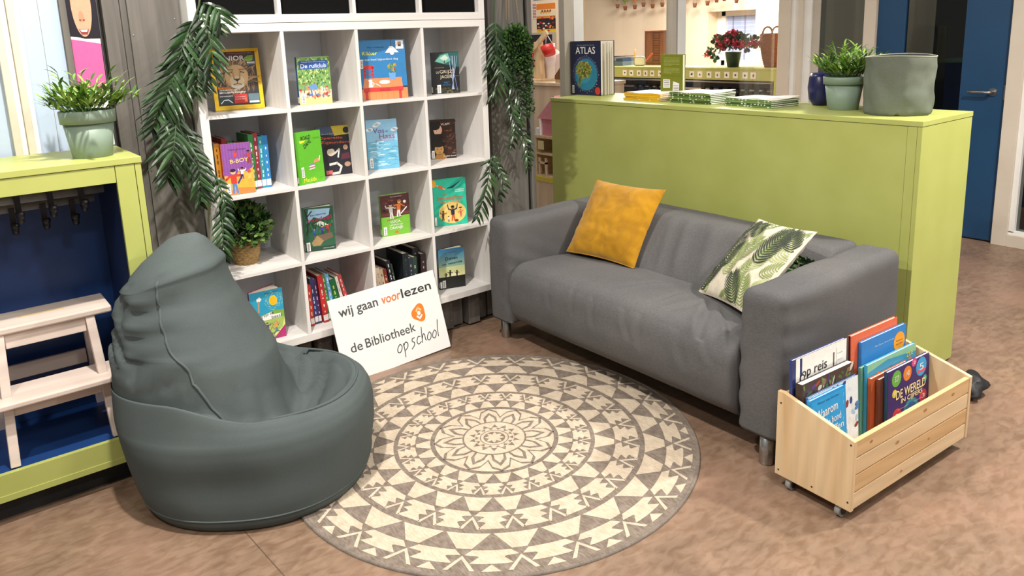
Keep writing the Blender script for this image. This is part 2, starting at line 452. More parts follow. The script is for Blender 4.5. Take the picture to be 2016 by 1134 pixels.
# rooms beyond
g = MB(); WX = 8.5
wz0, wz1 = 1.0, at(1455, 20, 0, WX).z
wy0, wy1 = at(1487, 60, 0, WX).y, at(1394, 60, 0, WX).y
g.box((WX, wy1, 0), (WX + .3, 8.5, 3.1), CREAM); g.box((WX, .4, 0), (WX + .3, wy0, 3.1), CREAM)
g.box((WX, wy0, wz1), (WX + .3, wy1, 3.1), CREAM); g.box((WX, wy0, 0), (WX + .3, wy1, wz0), CREAM)
struct('wall_classroom', g)
g = MB(); g.box((XP + .15, .25, 0), (WX, .4, 3.1), CREAM); struct('wall_between', g)
g = MB(); g.box((3.95, 1.98, 0), (4.05, 4.2, 3.1), CREAM); g.box((4.05, 4.1, 0), (WX, 4.2, 0.01), CREAM); struct('wall_side', g)
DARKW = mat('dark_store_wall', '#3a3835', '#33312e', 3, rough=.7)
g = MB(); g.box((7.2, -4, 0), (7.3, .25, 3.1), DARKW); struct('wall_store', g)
# classroom window
fm = MB()
a = at(1421, 30, 0, WX + .2).y; b = at(1487, 30, 0, WX + .2).y - .1
for q in ((a - .07, a, wz0, wz1), (b, b + .05, wz0, wz1)): fm.box((WX + .2, q[0], q[2]), (WX + .26, q[1], q[3]), FRAMEW)
fm.box((WX + .2, b, wz1 - .07), (WX + .26, a, wz1), FRAMEW); fm.box((WX + .2, b, wz0), (WX + .26, a, wz0 + .1), FRAMEW)
win = fm.build('window_5', None, .003); win['kind'] = 'structure'
fm = MB(); fm.box((WX + .22, a, wz0), (WX + .25, wy1, wz1), FRAMEW); fm.build('side_panel', win)
OUT = mat('daylight_louvres', '#a9b5d6', '#9dabd0', 2, rough=.4, emit=.12)
LOUV = mat('louvre_shadow_line', '#8f93b4', '#878bab', 3, rough=.5)
fm = MB(); fm.box((WX + .24, b, wz0 + .1), (WX + .25, a - .07, wz1 - .07), OUT)
for k in range(3):
    y = b + .08 + k * (a - b) * .3; fm.box((WX + .234, y, wz0 + .1), (WX + .24, y + .022, wz1 - .07), LOUV)
for k in range(12):
    z = wz0 + .13 + k * .058; fm.box((WX + .236, b, z), (WX + .24, a - .07, z + .006), ink('#e8ecf8'))
fm.build('louvred_pane', win)
hm = MB(); hm.box((WX + .17, a - .05, 1.33), (WX + .2, a - .03, 1.43), FRAMEW); hm.build('window_handle', win)

# things in the dim store room behind the blue door
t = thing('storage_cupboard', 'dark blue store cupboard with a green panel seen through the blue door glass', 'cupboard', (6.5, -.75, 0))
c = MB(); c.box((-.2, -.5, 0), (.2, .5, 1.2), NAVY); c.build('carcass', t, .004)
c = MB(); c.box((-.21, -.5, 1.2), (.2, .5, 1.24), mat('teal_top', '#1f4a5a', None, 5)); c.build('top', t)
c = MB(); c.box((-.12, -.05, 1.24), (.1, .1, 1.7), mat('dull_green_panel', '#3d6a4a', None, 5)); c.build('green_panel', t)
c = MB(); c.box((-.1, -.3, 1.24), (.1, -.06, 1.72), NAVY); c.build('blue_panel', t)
t = thing('store_curtain', 'pale grey curtain strip hanging in the dim room behind the blue door', 'curtain', (6.9, -.62, 0))
c = MB(); pts = [(.02 * math.sin(i * 1.3), .35 - i * .05) for i in range(14)]
c.prism(pts + [(x + .01, y) for x, y in pts[::-1]], 2, .4, 3.0, mat('grey_curtain', '#8d8a86', None, 9)); c.build('cloth', t)

# ------------------------------------------------------------ cube shelf
TH, CWD, DV, CH = .0349, .335, .016, .3335
SX = 2 * TH + 4 * CWD + 3 * DV; SZ0 = .203; SZ1 = 1.655
def cellx(i): return TH + i * (CWD + DV)            # left of cell i
def cellz(j): return SZ1 - TH - (j + 1) * CH - j * DV  # floor of row j from the top
t = thing('cube_shelf', 'white sixteen-compartment cube shelf holding books, set into the grey timber wall', 'bookshelf', (0, 0, SZ0))
b = MB(); b.box((0, 0, 0), (TH, .386, SZ1 - SZ0), WHITE); b.build('side_panel', t, .0015)
b = MB(); b.box((SX - TH, 0, 0), (SX, .386, SZ1 - SZ0), WHITE); b.build('side_panel', t, .0015)
b = MB(); b.box((TH, .0006, SZ1 - SZ0 - TH), (SX - TH, .386, SZ1 - SZ0), SHELFX); b.build('top_panel', t, .001)
b = MB(); b.box((TH, .0006, 0), (SX - TH, .386, TH), SHELFX); b.build('bottom_panel', t, .001)
for j in range(3):
    z = cellz(j) - SZ0; b = MB(); b.box((TH, .002, z - DV), (SX - TH, .378, z), SHELFX); b.build('shelf_board', t, .0008)
for i in range(3):
    x = cellx(i + 1); 
    for j in range(4):
        z = cellz(j) - SZ0; b = MB(); b.box((x - DV, .002, z), (x, .378, z + CH), WHITE); b.build('divider', t, .0008)
b = MB(); b.box((TH, .379, TH), (SX - TH, .385, SZ1 - SZ0 - TH), mat('shelf_back_board', '#dfe4ea', '#d8dee6', 6, rough=.6)); b.build('back_panel', t)
# small label frame stuck at the top of the right-hand column
b = MB(); q = Vector((cellx(3) + .05, .374, SZ1 - SZ0 - TH - .06))
for lo, hi in (((0, 0, 0), (.085, .003, .003)), ((0, 0, .06), (.085, .003, .063)), ((0, 0, 0), (.003, .003, .06)), ((.082, 0, 0), (.085, .003, .06))):
    b.box(q + Vector(lo), q + Vector(hi), FRAMEG)
b.build('label_holder', t)
# upper unit with black inserts
UZ = SZ1 + .002
t = thing('upper_shelf_unit', 'upper white shelf unit with black box fronts standing on the cube shelf', 'bookshelf', (0, 0, UZ))
b = MB(); b.box((0, 0, 0), (TH, .386, .45), WHITE); b.build('side_panel', t, .0015)
b = MB(); b.box((SX - TH, 0, 0), (SX, .386, .45), WHITE); b.build('side_panel', t, .0015)
b = MB(); b.box((TH, .0006, 0), (SX - TH, .386, TH), SHELFX); b.build('bottom_panel', t, .001)
b = MB(); b.box((TH, .0006, TH + CH), (SX - TH, .386, .45), SHELFX); b.build('top_panel', t, .001)
for i in range(3):
    x = cellx(i + 1); b = MB(); b.box((x - DV, .002, TH), (x, .378, TH + CH), WHITE); b.build('divider', t, .0008)
FELT = mat('black_fibre_box', '#0a0a0a', '#0e0d0d', 90, rough=.95, spec=.15)
for i, nm in enumerate(('at the left end', 'second from the left', 'third from the left', 'at the right end')):
    t = thing('storage_box', 'black storage box %s of the upper shelf unit' % nm, 'box', (cellx(i) + CWD / 2, .03, UZ + TH), 0, 'black boxes in the upper unit')
    b = MB(); b.box((-.164, 0, 0), (.164, .33, .325), FELT); b.build('box_body', t, .004)
    b = MB(); b.box((-.03, -.004, .22), (.03, 0, .235), BLACKP); b.build('grip', t, .002)

# ------------------------------------------------------------ coat cabinet on the left
CX1, CYF, CZT = -.312, -.34, 1.199
t = thing('coat_cabinet', 'lime green coat cabinet with a deep blue inside at the left, step stool inside it', 'cabinet', (CX1, CYF, 0))
L = 1.35; D = .415
b = MB(); b.box((-L, -.004, CZT - .022), (.003, D, CZT), LIME); b.build('top_panel', t, .0015)
b = MB(); b.box((-.083, 0, .09), (-.022, .018, CZT - .0235), LIME); b.build('front_stile', t, .001)
b = MB(); b.box((-.02, 0, .09), (0, D, CZT - .0235), LIME); b.build('end_panel', t, .001)
b = MB(); b.box((-L, 0, 1.117), (-.085, .018, CZT - .0235), LIME); b.build('top_rail', t, .001)
b = MB(); b.box((-L, 0, .09), (-.085, .018, .187), LIME); b.box((-L, -.003, .09), (-.085, 0, .113), LIME); b.build('bottom_rail', t, .001)
b = MB(); b.box((-L, .019, .165), (-.021, D, .185), BLUEP); b.build('floor_board', t)
b = MB(); b.box((-L, D - .015, .186), (-.021, D, CZT - .0235), BLUEP); b.build('back_panel', t)
b = MB(); b.box((-.084, .019, .186), (-.0215, D - .016, CZT - .0235), NAVY); b.build('side_lining', t)
b = MB(); b.box((-L, .06, 0), (-.03, D, .089), DARKGAP); b.build('plinth', t)
def rail(y, z, x1):
    r = MB(); r.tube([(-L, y, z), (x1, y, z)], .0155, mat('rail_aluminium', '#a3a4a8', '#96979b', 30, rough=.4, metal=.25), 16); r.build('coat_rail', t)
pA = at(203, 370, 1, CYF + .14); rail(.14, pA.z, pA.x - CX1)
pB = at(184, 388, 1, CYF + .25); rail(.25, pB.z, pB.x - CX1)
def hook(u, v, y):
    p0 = at(u, v, 1, CYF + y); x = p0.x - CX1; z = p0.z
    h = MB(); h.box((x - .009, y - .02, z - .035), (x + .009, y - .012, z + .035), BLACKP)
    h.tube([(x, y - .016, z - .025), (x, y - .03, z - .043), (x, y - .05, z - .045), (x, y - .06, z - .025)], [.009, .01, .011, .011], BLACKP, 10)
    h.lathe([(0, -.012), (.012, -.008), (.014, 0), (.012, .008), (0, .012)], (x, y - .061, z - .02), BLACKP, 12)
    h.build('coat_hook', t)
for q in ((34, 405, .14), (98, 393, .14), (159, 382, .14)): hook(*q)
for q in ((24, 428, .25), (85, 418, .25), (142, 410, .25)): hook(*q)
# step stool inside
STW = wood('whitewashed_beech', '#e3d3c8', '#d6c4b8', 0, 4, .5, .08, 7)
t = thing('step_stool', 'whitewashed two-step wooden stool standing inside the blue coat cabinet', 'stool', (-.663, CYF + .02, .186))
b = MB(); b.box((-.21, .085, .445), (.21, .275, .47), STW); b.build('top_step', t, .006)
b = MB(); b.box((-.07, .168, .4695), (.07, .193, .4707), mat('pale_hand_slot', '#cdb894', None, 20)); b.build('hand_slot', t)
for sx in (-1, 1):
    b = MB(); b.bar((sx * .158, .018, 0), (sx * .138, .11, .444), .03, .035, STW, (0, 1, 0)); b.build('front_leg', t, .003)
    b = MB(); b.bar((sx * .165, .375, 0), (sx * .142, .245, .444), .03, .035, STW, (0, 1, 0)); b.build('rear_leg', t, .003)
    b = MB(); b.bar((sx * .153, .04, .195), (sx * .153, .32, .195), .018, .035, STW); b.build('side_rail', t, .002)
b = MB(); b.box((-.123, .1, .39), (.123, .118, .444), STW); b.build('front_apron', t, .002)
b = MB(); b.box((-.133, .3, .2), (.133, .316, .255), STW); b.build('rear_stretcher', t, .002)
b = MB(); b.box((-.2, -.012, .215), (.2, .165, .236), STW); b.build('lower_step', t, .005)
b = MB(); b.box((-.135, .05, .165), (.135, .066, .214), STW); b.build('lower_apron', t, .002)

# ------------------------------------------------------------ long green counter
KX0, KX1, KY0, KY1, KZ = 2.28, 2.762, -1.842, .452, 1.1715
t = thing('counter_cabinet', 'long lime green counter cabinet behind the grey sofa', 'cabinet', (KX0, KY0, 0))
LX, LY = KX1 - KX0, KY1 - KY0
b = MB(); b.box((0, 0, KZ - .022), (LX, LY, KZ), LIME); b.build('top_panel', t, .0015)
b = MB(); b.box((.004, .062, .012), (.022, LY - .004, KZ - .024), LIME); b.build('front_panel', t, .001)
b = MB(); b.box((.002, .022, .012), (.022, .0605, KZ - .024), LIME); b.build('front_stile', t, .001)
b = MB(); b.box((.002, .002, .012), (LX - .002, .021, KZ - .024), LIME); b.build('end_panel', t, .001)
b = MB(); b.box((.024, LY - .02, .012), (LX - .002, LY - .002, KZ - .024), LIME); b.build('end_panel', t, .001)
b = MB(); b.box((LX - .02, .022, .012), (LX - .002, LY - .022, KZ - .024), NAVY); b.build('back_panel', t)
b = MB(); b.box((.03, .03, 0), (LX - .03, LY - .03, .0115), DARKGAP); b.build('plinth', t)
# ------------------------------------------------------------ grey sofa
GREYC = weave('grey_sofa_cloth', '#686666', '#5d5c5d', .95, 330, .3, .16, 2.2)
SO = Vector((1.32, -.985, 0))
t = thing('sofa', 'grey fabric two-seat sofa on metal legs in front of the green counter', 'sofa', SO)
FOLDS = []
def fold(p, q, depth, width):
    r = []
    for u, v in (p, q):
        a = at(u, v, 2, .44)
        if a.x > 1.37: r.append((a.y - SO.y, a.x - SO.x))
        else:
            a = at(u, v, 0, 1.315); r.append((a.y - SO.y, -(.44 - a.z)))
    FOLDS.append((r[0], r[1], depth, width))
for p, q, dp, wd in (((1218, 571), (1325, 553), .008, .016), ((1288, 599), (1346, 580), .009, .014), ((1124, 555), (1128, 612), .006, .014), ((1164, 578), (1170, 640), .006, .015),
                     ((1258, 612), (1262, 680), .007, .015), ((1376, 630), (1400, 705), .008, .016), ((1222, 600), (1240, 660), .005, .016), ((1400, 590), (1372, 640), .009, .018),
                     ((1385, 600), (1310, 615), .006, .02), ((1075, 545), (1085, 600), .004, .015), ((1330, 640), (1350, 720), .005, .02), ((1440, 640), (1452, 720), .007, .014), ((1420, 605), (1446, 680), .006, .014)):
    fold(p, q, dp * 1.5, wd * 1.25)
def fold_disp(y, s):
    d = 0
    for (y0, s0), (y1, s1), dp, wd in FOLDS:
        dy, ds = y1 - y0, s1 - s0; L2 = dy * dy + ds * ds
        tt = max(0, min(1, ((y - y0) * dy + (s - s0) * ds) / L2))
        px, py = y0 + dy * tt, s0 + ds * tt
        side = (dy * (s - s0) - ds * (y - y0)) / math.sqrt(L2)
        r2 = (y - px) ** 2 + (s - py) ** 2; e = math.sin(PI * min(1, max(0, .15 + .7 * tt)))
        d += -dp * e * math.exp(-r2 / (wd * .8) ** 2) + dp * .75 * e * math.exp(-((side - wd) ** 2 + (r2 - min(r2, side * side))) / wd ** 2)
    return d
def seat_fn(p):
    s = (p.x) if p.z > .4 else -(.44 - p.z)
    top = smooth01(.33, .42, p.z); d = fold_disp(p.y, s)
    nz = noise.noise(Vector((p.x * 5, p.y * 5, p.z * 5))) * .004 + noise.noise(Vector((p.x * 14, p.y * 9, p.z * 9))) * .0022
    q = p.copy()
    q.z += top * (d + nz + .016 * math.cos(p.y / .68 * PI / 2) - .03 * smooth01(.2, .5, p.x))
    q.x -= (1 - top) * (d + nz) * (1 if p.x < .1 else 0)
    if p.z < .4 and p.x < .2: q.x -= .012 * math.sin(max(0, min(1, (p.z - .115) / .3)) * PI) 
    q.x += .02 * smooth01(.30, .115, p.z) * (1 if p.x < .2 else 0)
    return q
b = MB(); b.rbox((.28, 0, .2775), (.29, .676, .1625), (.1, .02, .085), GREYC, .0105, seat_fn); b.build('seat', t)
def arm_fn(sg):
    def fn(p):
        q = p.copy(); q.z = max(q.z, .118 - .0004 * (.118 - q.z)); n1 = noise.noise(Vector((p.x * 4, p.y * 6 + 9 * sg, p.z * 4))) * .006
        wr = 0
        if p.y * sg < .77: wr = .004 * math.sin(60 * (p.z + .5 * p.x)) * smooth01(.62, .4, p.z) * smooth01(.5, .0, p.x)
        q.y += n1 + sg * .006 * math.sin((p.z - .115) / .545 * PI) * (1 if p.y * sg > .77 else -1) + wr
        # gathered cloth by the front corner
        if p.y * sg > .8: q.y += sg * .0025 * math.sin(70 * p.z + 8 * p.x) * smooth01(.35, 0, p.x) * smooth01(.3, .5, p.z)
        if p.x < .15: q.x += noise.noise(Vector((p.y * 9, p.z * 5, 3.3))) * .004
        q.z += .006 * noise.noise(Vector((p.x * 5, p.y * 8, 1.7))) if p.z > .6 else 0
        return q
    return fn
for sg in (1, -1):
    b = MB(); b.rbox((.43, sg * .77, .362), (.43, .09, .298), (.045, .045, .045), GREYC, .016, arm_fn(sg)); arm = b.build('armrest', t)
    # seam lines run round the arm front
    s_ = MB(); fn = arm_fn(sg)
    for yy in (.69, .85):
        pts = [fn(Vector((-.0 + (.02 if yy > .8 or yy < .7 else 0), sg * yy, z))) for z in [.14 + i * .024 for i in range(20)]]
        s_.tube(pts, .0016, GREYC, 6)
    s_.build('seam', arm)
def back_fn(p):
    xf = .455 + max(0, p.z - .42) * .80 + .012 * math.cos(p.y / .68 * PI / 2) * -1
    tt = (p.x - .5) / .36; q = p.copy(); q.x = xf + tt * (.86 - xf)
    if tt < .5 and p.z > .4:
        for yc, w_, a in ((.02, .03, .008), (-.13, .03, .006), (.26, .04, .006), (-.28, .02, .005), (.12, .02, .004), (-.42, .04, .005)):
            q.x -= 1.5 * a * math.exp(-((p.y - yc - (p.z - .5) * .25) / w_) ** 2) * smooth01(.40, .5, p.z)
        q.x += .005 * noise.noise(Vector((p.y * 6, p.z * 6, 4)))
    q.z += .006 * noise.noise(Vector((p.x * 4, p.y * 3, 7.7))) if p.z > .6 else 0
    return q
b = MB(); b.rbox((.68, 0, .3875), (.18, .684, .2725), (.05, .03, .05), GREYC, .014, back_fn); b.build('backrest', t)
for x, y in ((.062, .8), (.035, -.795), (.8, .78), (.8, -.78)):
    b = MB(); b.lathe([(.024, 0), (.026, .004), (.026, .13)], (x, y, 0), STEEL, 20); b.build('leg', t)

# ------------------------------------------------------------ cushions
def pillow_pt(u, v, w, h, th, side):
    """u, v in -1..1"""
    k = (1 - abs(u) ** 2.6) * (1 - abs(v) ** 2.6); z = th * max(0, k) ** .62
    pin = .045 * (abs(u) ** 3) * (1 - v * v) ; pin2 = .045 * (abs(v) ** 3) * (1 - u * u)
    x = u * w / 2 * (1 - pin * 1.2); y = v * h / 2 * (1 - pin2 * 1.2)
    wr = .004 * noise.noise(Vector((u * 3.2 + 5 * side, v * 3.2, w * 40))) + .003 * noise.noise(Vector((u * 7, v * 7 + side, w * 70)))
    edge = max(abs(u), abs(v)); wr *= 1 - smooth01(.93, 1, edge)
    pk = .004 * math.sin(26 * (u if abs(v) > abs(u) else v)) * smooth01(.55, .95, edge) * (1 - smooth01(.96, 1, edge)) * .3
    return Vector((x, y, side * (z + wr + pk)))
def pillow(mb, w, h, th, m, n=44):
    for side in (1, -1):
        vs = [pillow_pt(-1 + 2 * i / n, -1 + 2 * j / n, w, h, th, side) for j in range(n + 1) for i in range(n + 1)]
        fs = []
        for j in range(n):
            for i in range(n):
                a = j * (n + 1) + i; q = (a, a + 1, a + n + 2, a + n + 1); fs.append(q if side > 0 else q[::-1])
        mb.add(vs, fs, m, True)
def frame_rot(r, u):
    r = Vector(r).normalized(); u = Vector(u); u = (u - r * r.dot(u)).normalized(); n = r.cross(u)
    return Matrix((r, u, n)).transposed().to_euler()
VELV = mat('mustard_velvet', '#bd880c', '#a27205', 9, rough=.75, sheen=.3, bump=.15, bscale=120, spec=.2, dist=1)
c = Vector((1.835, -.545, .612))
t = thing('cushion', 'mustard yellow velvet cushion leaning against the sofa back', 'cushion', c, rot=frame_rot((.035, -.47, .0), (.225, .15, .33)))
b = MB(); pillow(b, .455, .43, .062, VELV); b.build('cover', t)
b = MB(); b.tube([pillow_pt(-1 + i / 12, -1, .455, .43, .062, 1) + Vector((0, -.001, 0)) for i in range(25)], .0025, VELV, 6)
b.tube([pillow_pt(1, -1 + i / 12, .455, .43, .062, 1) for i in range(25)], .0025, VELV, 6); b.build('edge_seam', t)
LINEN = weave('cream_linen', '#e0d7c4', '#d6ccb6', .95, 300, .2, .12, 4)
c = Vector((1.735, -1.445, .605))
t = thing('cushion', 'cream cushion printed with green palm leaves in the right corner of the sofa', 'cushion', c, rot=frame_rot((-.2, -.407, .05), (.34, .013, .28)))
b = MB(); pillow(b, .44, .43, .055, LINEN)
LEAFP = [mat('leaf_print_dark', '#3c4636', '#343e30', 30, rough=.9), mat('leaf_print_green', '#87975a', '#7b8b50', 30, rough=.9), mat('leaf_print_pale', '#a9b37c', '#9da770', 30, rough=.9)]
def onp(u, v, l=0):
    u = max(-.985, min(.985, u)); v = max(-.985, min(.985, v))
    p = pillow_pt(u, v, .44, .43, .055, 1); return p + Vector((0, 0, .0012 + .0004 * l))
def printed_frond(mb, x0, y0, ang, ln, wd, m, l, n=13, fill=None):
    for k in range(n):
        s = (k + .5) / n; cx = x0 + math.cos(ang) * ln * s; cy = y0 + math.sin(ang) * ln * s
        half = wd * math.sin(PI * (.16 + .76 * s)) ** .7
        for sd in (1, -1):
            a2 = ang + sd * (1.3 - .5 * s); pts = []
            for q in range(6):
                f_ = q / 5; aa = a2 - sd * .38 * f_
                pts.append((cx + math.cos(aa) * half * f_, cy + math.sin(aa) * half * f_))
            bw = ln / n * .30
            L_ = []; R_ = []
            for q, (px, py) in enumerate(pts):
                ww = bw * (math.sin(PI * (.15 + .84 * q / 5))) ; nx, ny = -math.sin(a2) * ww, math.cos(a2) * ww
                L_.append((px + nx, py + ny)); R_.append((px - nx, py - ny))
            for q in range(5):
                quad = (L_[q], L_[q + 1], R_[q + 1], R_[q])
                if all(abs(z) < .98 for p_ in quad for z in p_):
                    mb.add([onp(a, b_, l) for a, b_ in quad], [(0, 1, 2, 3)], m)
rnd = random.Random(4)
for j in range(5):
    for k in range(5):
        printed_frond(b, -1.05 + k * .46 + rnd.uniform(-.15, .15), -1.1 + j * .44 + rnd.uniform(-.15, .15), rnd.uniform(.5, 2.5), rnd.uniform(.5, .75), rnd.uniform(.22, .32), LEAFP[1 + (k + j) % 2], (k + 2 * j) % 5, 12)
for x, y, a, l, w_ in ((-.45, -.4, 1.75, .8, .42), (.42, -.1, 1.45, .85, .45), (-.15, .45, 2.3, .6, .36), (-.9, -.95, 1.1, .75, .38), (.5, -1.0, 2.2, .7, .36), (.95, .4, 2.2, .6, .32), (-.95, .35, 1.0, .6, .3)):
    printed_frond(b, x, y, a, l, w_, LEAFP[0], 6, 13)
b.build('cover', t)

# ------------------------------------------------------------ bean bag
BEAN = weave('slate_green_canvas', '#565e5e', '#4e5656', .8, 420, .12, .08, 3)
BC = Vector((-.085, -.575, 0)); BROT = R(-36)
t = thing('bean_bag', 'dark slate bean bag chair with a tall pointed back on the floor before the shelf', 'bean bag', BC, BROT)
#        z     back   front  half-width
RG = [(.000, -.35, .37, .385), (.005, -.375, .392, .41), (.03, -.39, .405, .425), (.09, -.408, .42, .432), (.17, -.425, .435, .425), (.25, -.435, .44, .432), (.30, -.44, .438, .43),
      (.335, -.44, .43, .42), (.358, -.438, .412, .408), (.368, -.437, .39, .396), (.366, -.436, .345, .384), (.355, -.435, .29, .372), (.345, -.434, .23, .362),
      (.345, -.433, .175, .355), (.365, -.432, .14, .35), (.41, -.432, .115, .345), (.47, -.432, .09, .338), (.53, -.43, .06, .325), (.59, -.425, .03, .303), (.65, -.415, 0, .275),
      (.71, -.40, -.03, .238), (.765, -.375, -.06, .198), (.778, -.378, -.058, .2), (.812, -.345, -.082, .16), (.845, -.305, -.103, .115), (.875, -.258, -.118, .075), (.895, -.217, -.13, .042), (.905, -.18, -.14, .015)]
NS = 96
def bean_pt(k, a):
    """k: fractional ring"""
    i = min(int(k), len(RG) - 2); f_ = k - i
    z, xb, xf, hw = [RG[i][j] * (1 - f_) + RG[i + 1][j] * f_ for j in range(4)]
    xb -= .03 * smooth01(3, 9, k) * (1 - .5 * smooth01(20, 26, k)); hw *= .9 - .08 * smooth01(4, 9, k); xf -= .02 * smooth01(3, 8, k) * (1 - smooth01(11, 14, k)); z -= .012 * smooth01(5, 8, k) * (1 - smooth01(13, 16, k))
    ca, sa = math.cos(a), math.sin(a); cx = (xb + xf) / 2; rx = (xf - xb) / 2
    n = 2.25; ex = lambda q: math.copysign(abs(q) ** (2 / n), q)
    p = Vector((cx + rx * ex(ca), hw * ex(sa), z))
    up = smooth01(8, 10, k)
    low = 1 - smooth01(.45, .6, z)
    # rim climbs toward the back at the sides, seat sinks before the backrest
    if k >= 7: p.z += .075 * smooth01(.12, -.2, p.x) * low * smooth01(6.5, 9, k)
    if k > 9.5 and p.x > 0.0 and z < .46:
        p.z -= .10 * math.exp(-((p.x - .16) / .12) ** 2 - (p.y / .21) ** 2)
    n3 = Vector((ca, sa, .15))
    m_ = smooth01(.0, .1, z)
    big = noise.noise(Vector((p.x * 3.2, p.y * 3.2, p.z * 3.2))) * .012 * m_
    back = smooth01(-.06, -.24, p.x)
    hf = (1 - abs(noise.noise(Vector((p.x * 3, p.y * 3 + 4, p.z * 15 + 2.5 * noise.noise(Vector((p.x * 4, p.y * 4, 1)))))))) ** 4 * .03 * smooth01(.38, .5, z) * smooth01(.86, .7, z) * (.12 + .88 * back)
    sf = 0
    if k > 9.5 and z < .46: sf = (1 - abs(noise.noise(Vector((p.x * 9, p.y * 5, 8.1))))) ** 5 * .04
    p += n3 * (big - hf) ; p.z -= sf
    p.z += (.26 * (p.x - cx) + .012) * smooth01(.72, .79, z) * (1 - .4 * smooth01(.85, .9, z)) + .018 * smooth01(.8, .9, z)
    # dented crown
    p.z += .02 * noise.noise(Vector((p.x * 9, p.y * 9, 3))) * smooth01(.7, .85, z)
    # pressed flat where it leans on the coat cabinet, and lifted by the rug under its front
    c_, s_ = math.cos(BROT), math.sin(BROT); wx = BC.x + p.x * c_ - p.y * s_; wy = BC.y + p.x * s_ + p.y * c_
    lim = -.356 + max(0, (wx + .30)) * 2.2
    if wy > lim: wy = lim + (wy - lim) * .03 * smooth01(-.3, -.2, wx)
    dx_, dy_ = wx - BC.x, wy - BC.y; p = Vector((dx_ * c_ + dy_ * s_, -dx_ * s_ + dy_ * c_, p.z))
    if math.hypot(wx - .702, wy + .985) < .81: p.z = max(p.z, .0105)
    return p
sub = 3; KN = (len(RG) - 1) * sub
vs = [bean_pt(i / sub, 2 * PI * j / NS) for i in range(KN + 1) for j in range(NS)]
fs = [(i * NS + j, i * NS + (j + 1) % NS, (i + 1) * NS + (j + 1) % NS, (i + 1) * NS + j) for i in range(KN) for j in range(NS)]
fs += [tuple(range(NS))[::-1], tuple(range(KN * NS, KN * NS + NS))]
b = MB(); b.add(vs, fs, BEAN, True); b.build('filled_cover', t)
def seam(pts, r=.005):
    s_ = MB(); s_.tube(pts, r, BEAN, 8); s_.build('piping', t)
for sg in (-1, 1):
    seam([bean_pt(10 + i * .25, sg * R(66 + 22 * smooth01(4, 46, i))) for i in range(0 if sg < 0 else 18, 50)])
seam([bean_pt(8.7 + .9 * abs(i / 40 - 1) ** 3, R(-66) + R(132) * i / 80) for i in range(81)])
seam([bean_pt(2.3, 2 * PI * i / 96) for i in range(97)], .0035)
b = MB(); b.tube([bean_pt(15 + i * .2, R(180) + .12 * math.sin(i)) for i in range(30)], .003, BEAN, 6); b.build('back_seam', t)

# ------------------------------------------------------------ round rug
RUGD = weave('rug_taupe_weave', '#8d8075', '#7e7166', .95, 150, .5, .3, 30)
RUGL = weave('rug_cream_weave', '#cdbda8', '#c3b19b', .95, 190, .5, .16, 30)
RUGB = weave('rug_binding', '#887d73', '#7a7067', .95, 260, .3, .2, 30)
RC = (.702, -.985); RR = .795
t = thing('round_rug', 'round cream and taupe rug with concentric zigzag rings on the floor', 'rug', (RC[0], RC[1], 0))
b = MB(); H0 = .007
b.lathe([(RR - .006, 0), (RR - .004, H0)], (0, 0, 0), RUGD, 160)
OFF = -127.5
def pol(r, th): return (r * math.cos(R(th + OFF)), r * math.sin(R(th + OFF)))
def shape(pts, m, l):
    """pts: (r, theta deg); edges along an arc are subdivided"""
    out = []; n = len(pts)
    for (r0, a0), (r1, a1) in zip(pts, pts[1:] + pts[:1]):
        k = max(1, int(abs(a1 - a0) / 1.5)) if abs(r1 - r0) < .02 else 1
        for i in range(k): f_ = i / k; out.append(pol(r0 + (r1 - r0) * f_, a0 + (a1 - a0) * f_))
    z = H0 + .0004 + .00025 * l
    b.add([(x, y, z) for x, y in out], [tuple(range(len(out)))], m)
def annulus(r0, r1, m, l, n=120):
    z = H0 + .0004 + .00025 * l; vs = []
    for i in range(n):
        for r in (r0, r1): x, y = pol(r, 360 * i / n); vs.append((x, y, z))
    b.add(vs, [(2 * i, 2 * i + 1, (2 * i + 3) % (2 * n), (2 * i + 2) % (2 * n)) for i in range(n)], m)
def band(r0, r1, outer, l=1):
    H = r1 - r0; rm = r0 + H * .42; half = 7.5
    for k in range(24):
        a = k * 15
        # cream trapezoids between dark triangles
        shape([(r0, a + .35), (r0, a + 14.65), (rm, a + 9.6), (rm, a + 5.4)], RUGL, l)
        f_ = lambda q: r0 + H * q
        if outer:
            tree = [(f_(.45), 5.2), (f_(.585), 7.0), (f_(.605), 3.7), (f_(.63), 3.2), (f_(.79), 5.3), (f_(.80), 3.9)]
        else:
            tree = [(f_(.45), 5.2), (f_(.575), 7.0), (f_(.60), 3.6), (f_(.62), 3.2), (f_(.74), 5.4), (f_(.76), 3.0), (f_(.79), 2.4), (f_(.96), 4.6)]
        shape([(r, a + q) for r, q in tree] + [(r, a - q) for r, q in tree[::-1]], RUGL, l)
        if outer: shape([(f_(.815), a), (f_(.99), a + 2.3), (f_(.99), a - 2.3)], RUGL, l)
        for sd in (1, -1):
            j = a + 7.5; w_ = 1.25 * (.6 / r1) ** .4
            shape([(f_(.60), j), (f_(.975), j + sd * 3.7), (f_(.975), j + sd * (3.7 - w_)), (f_(.69), j)], RUGL, l)
annulus(0, .243, RUGL, 0)
band(.589, .768, True); band(.397, .574, False); band(.254, .385, False)
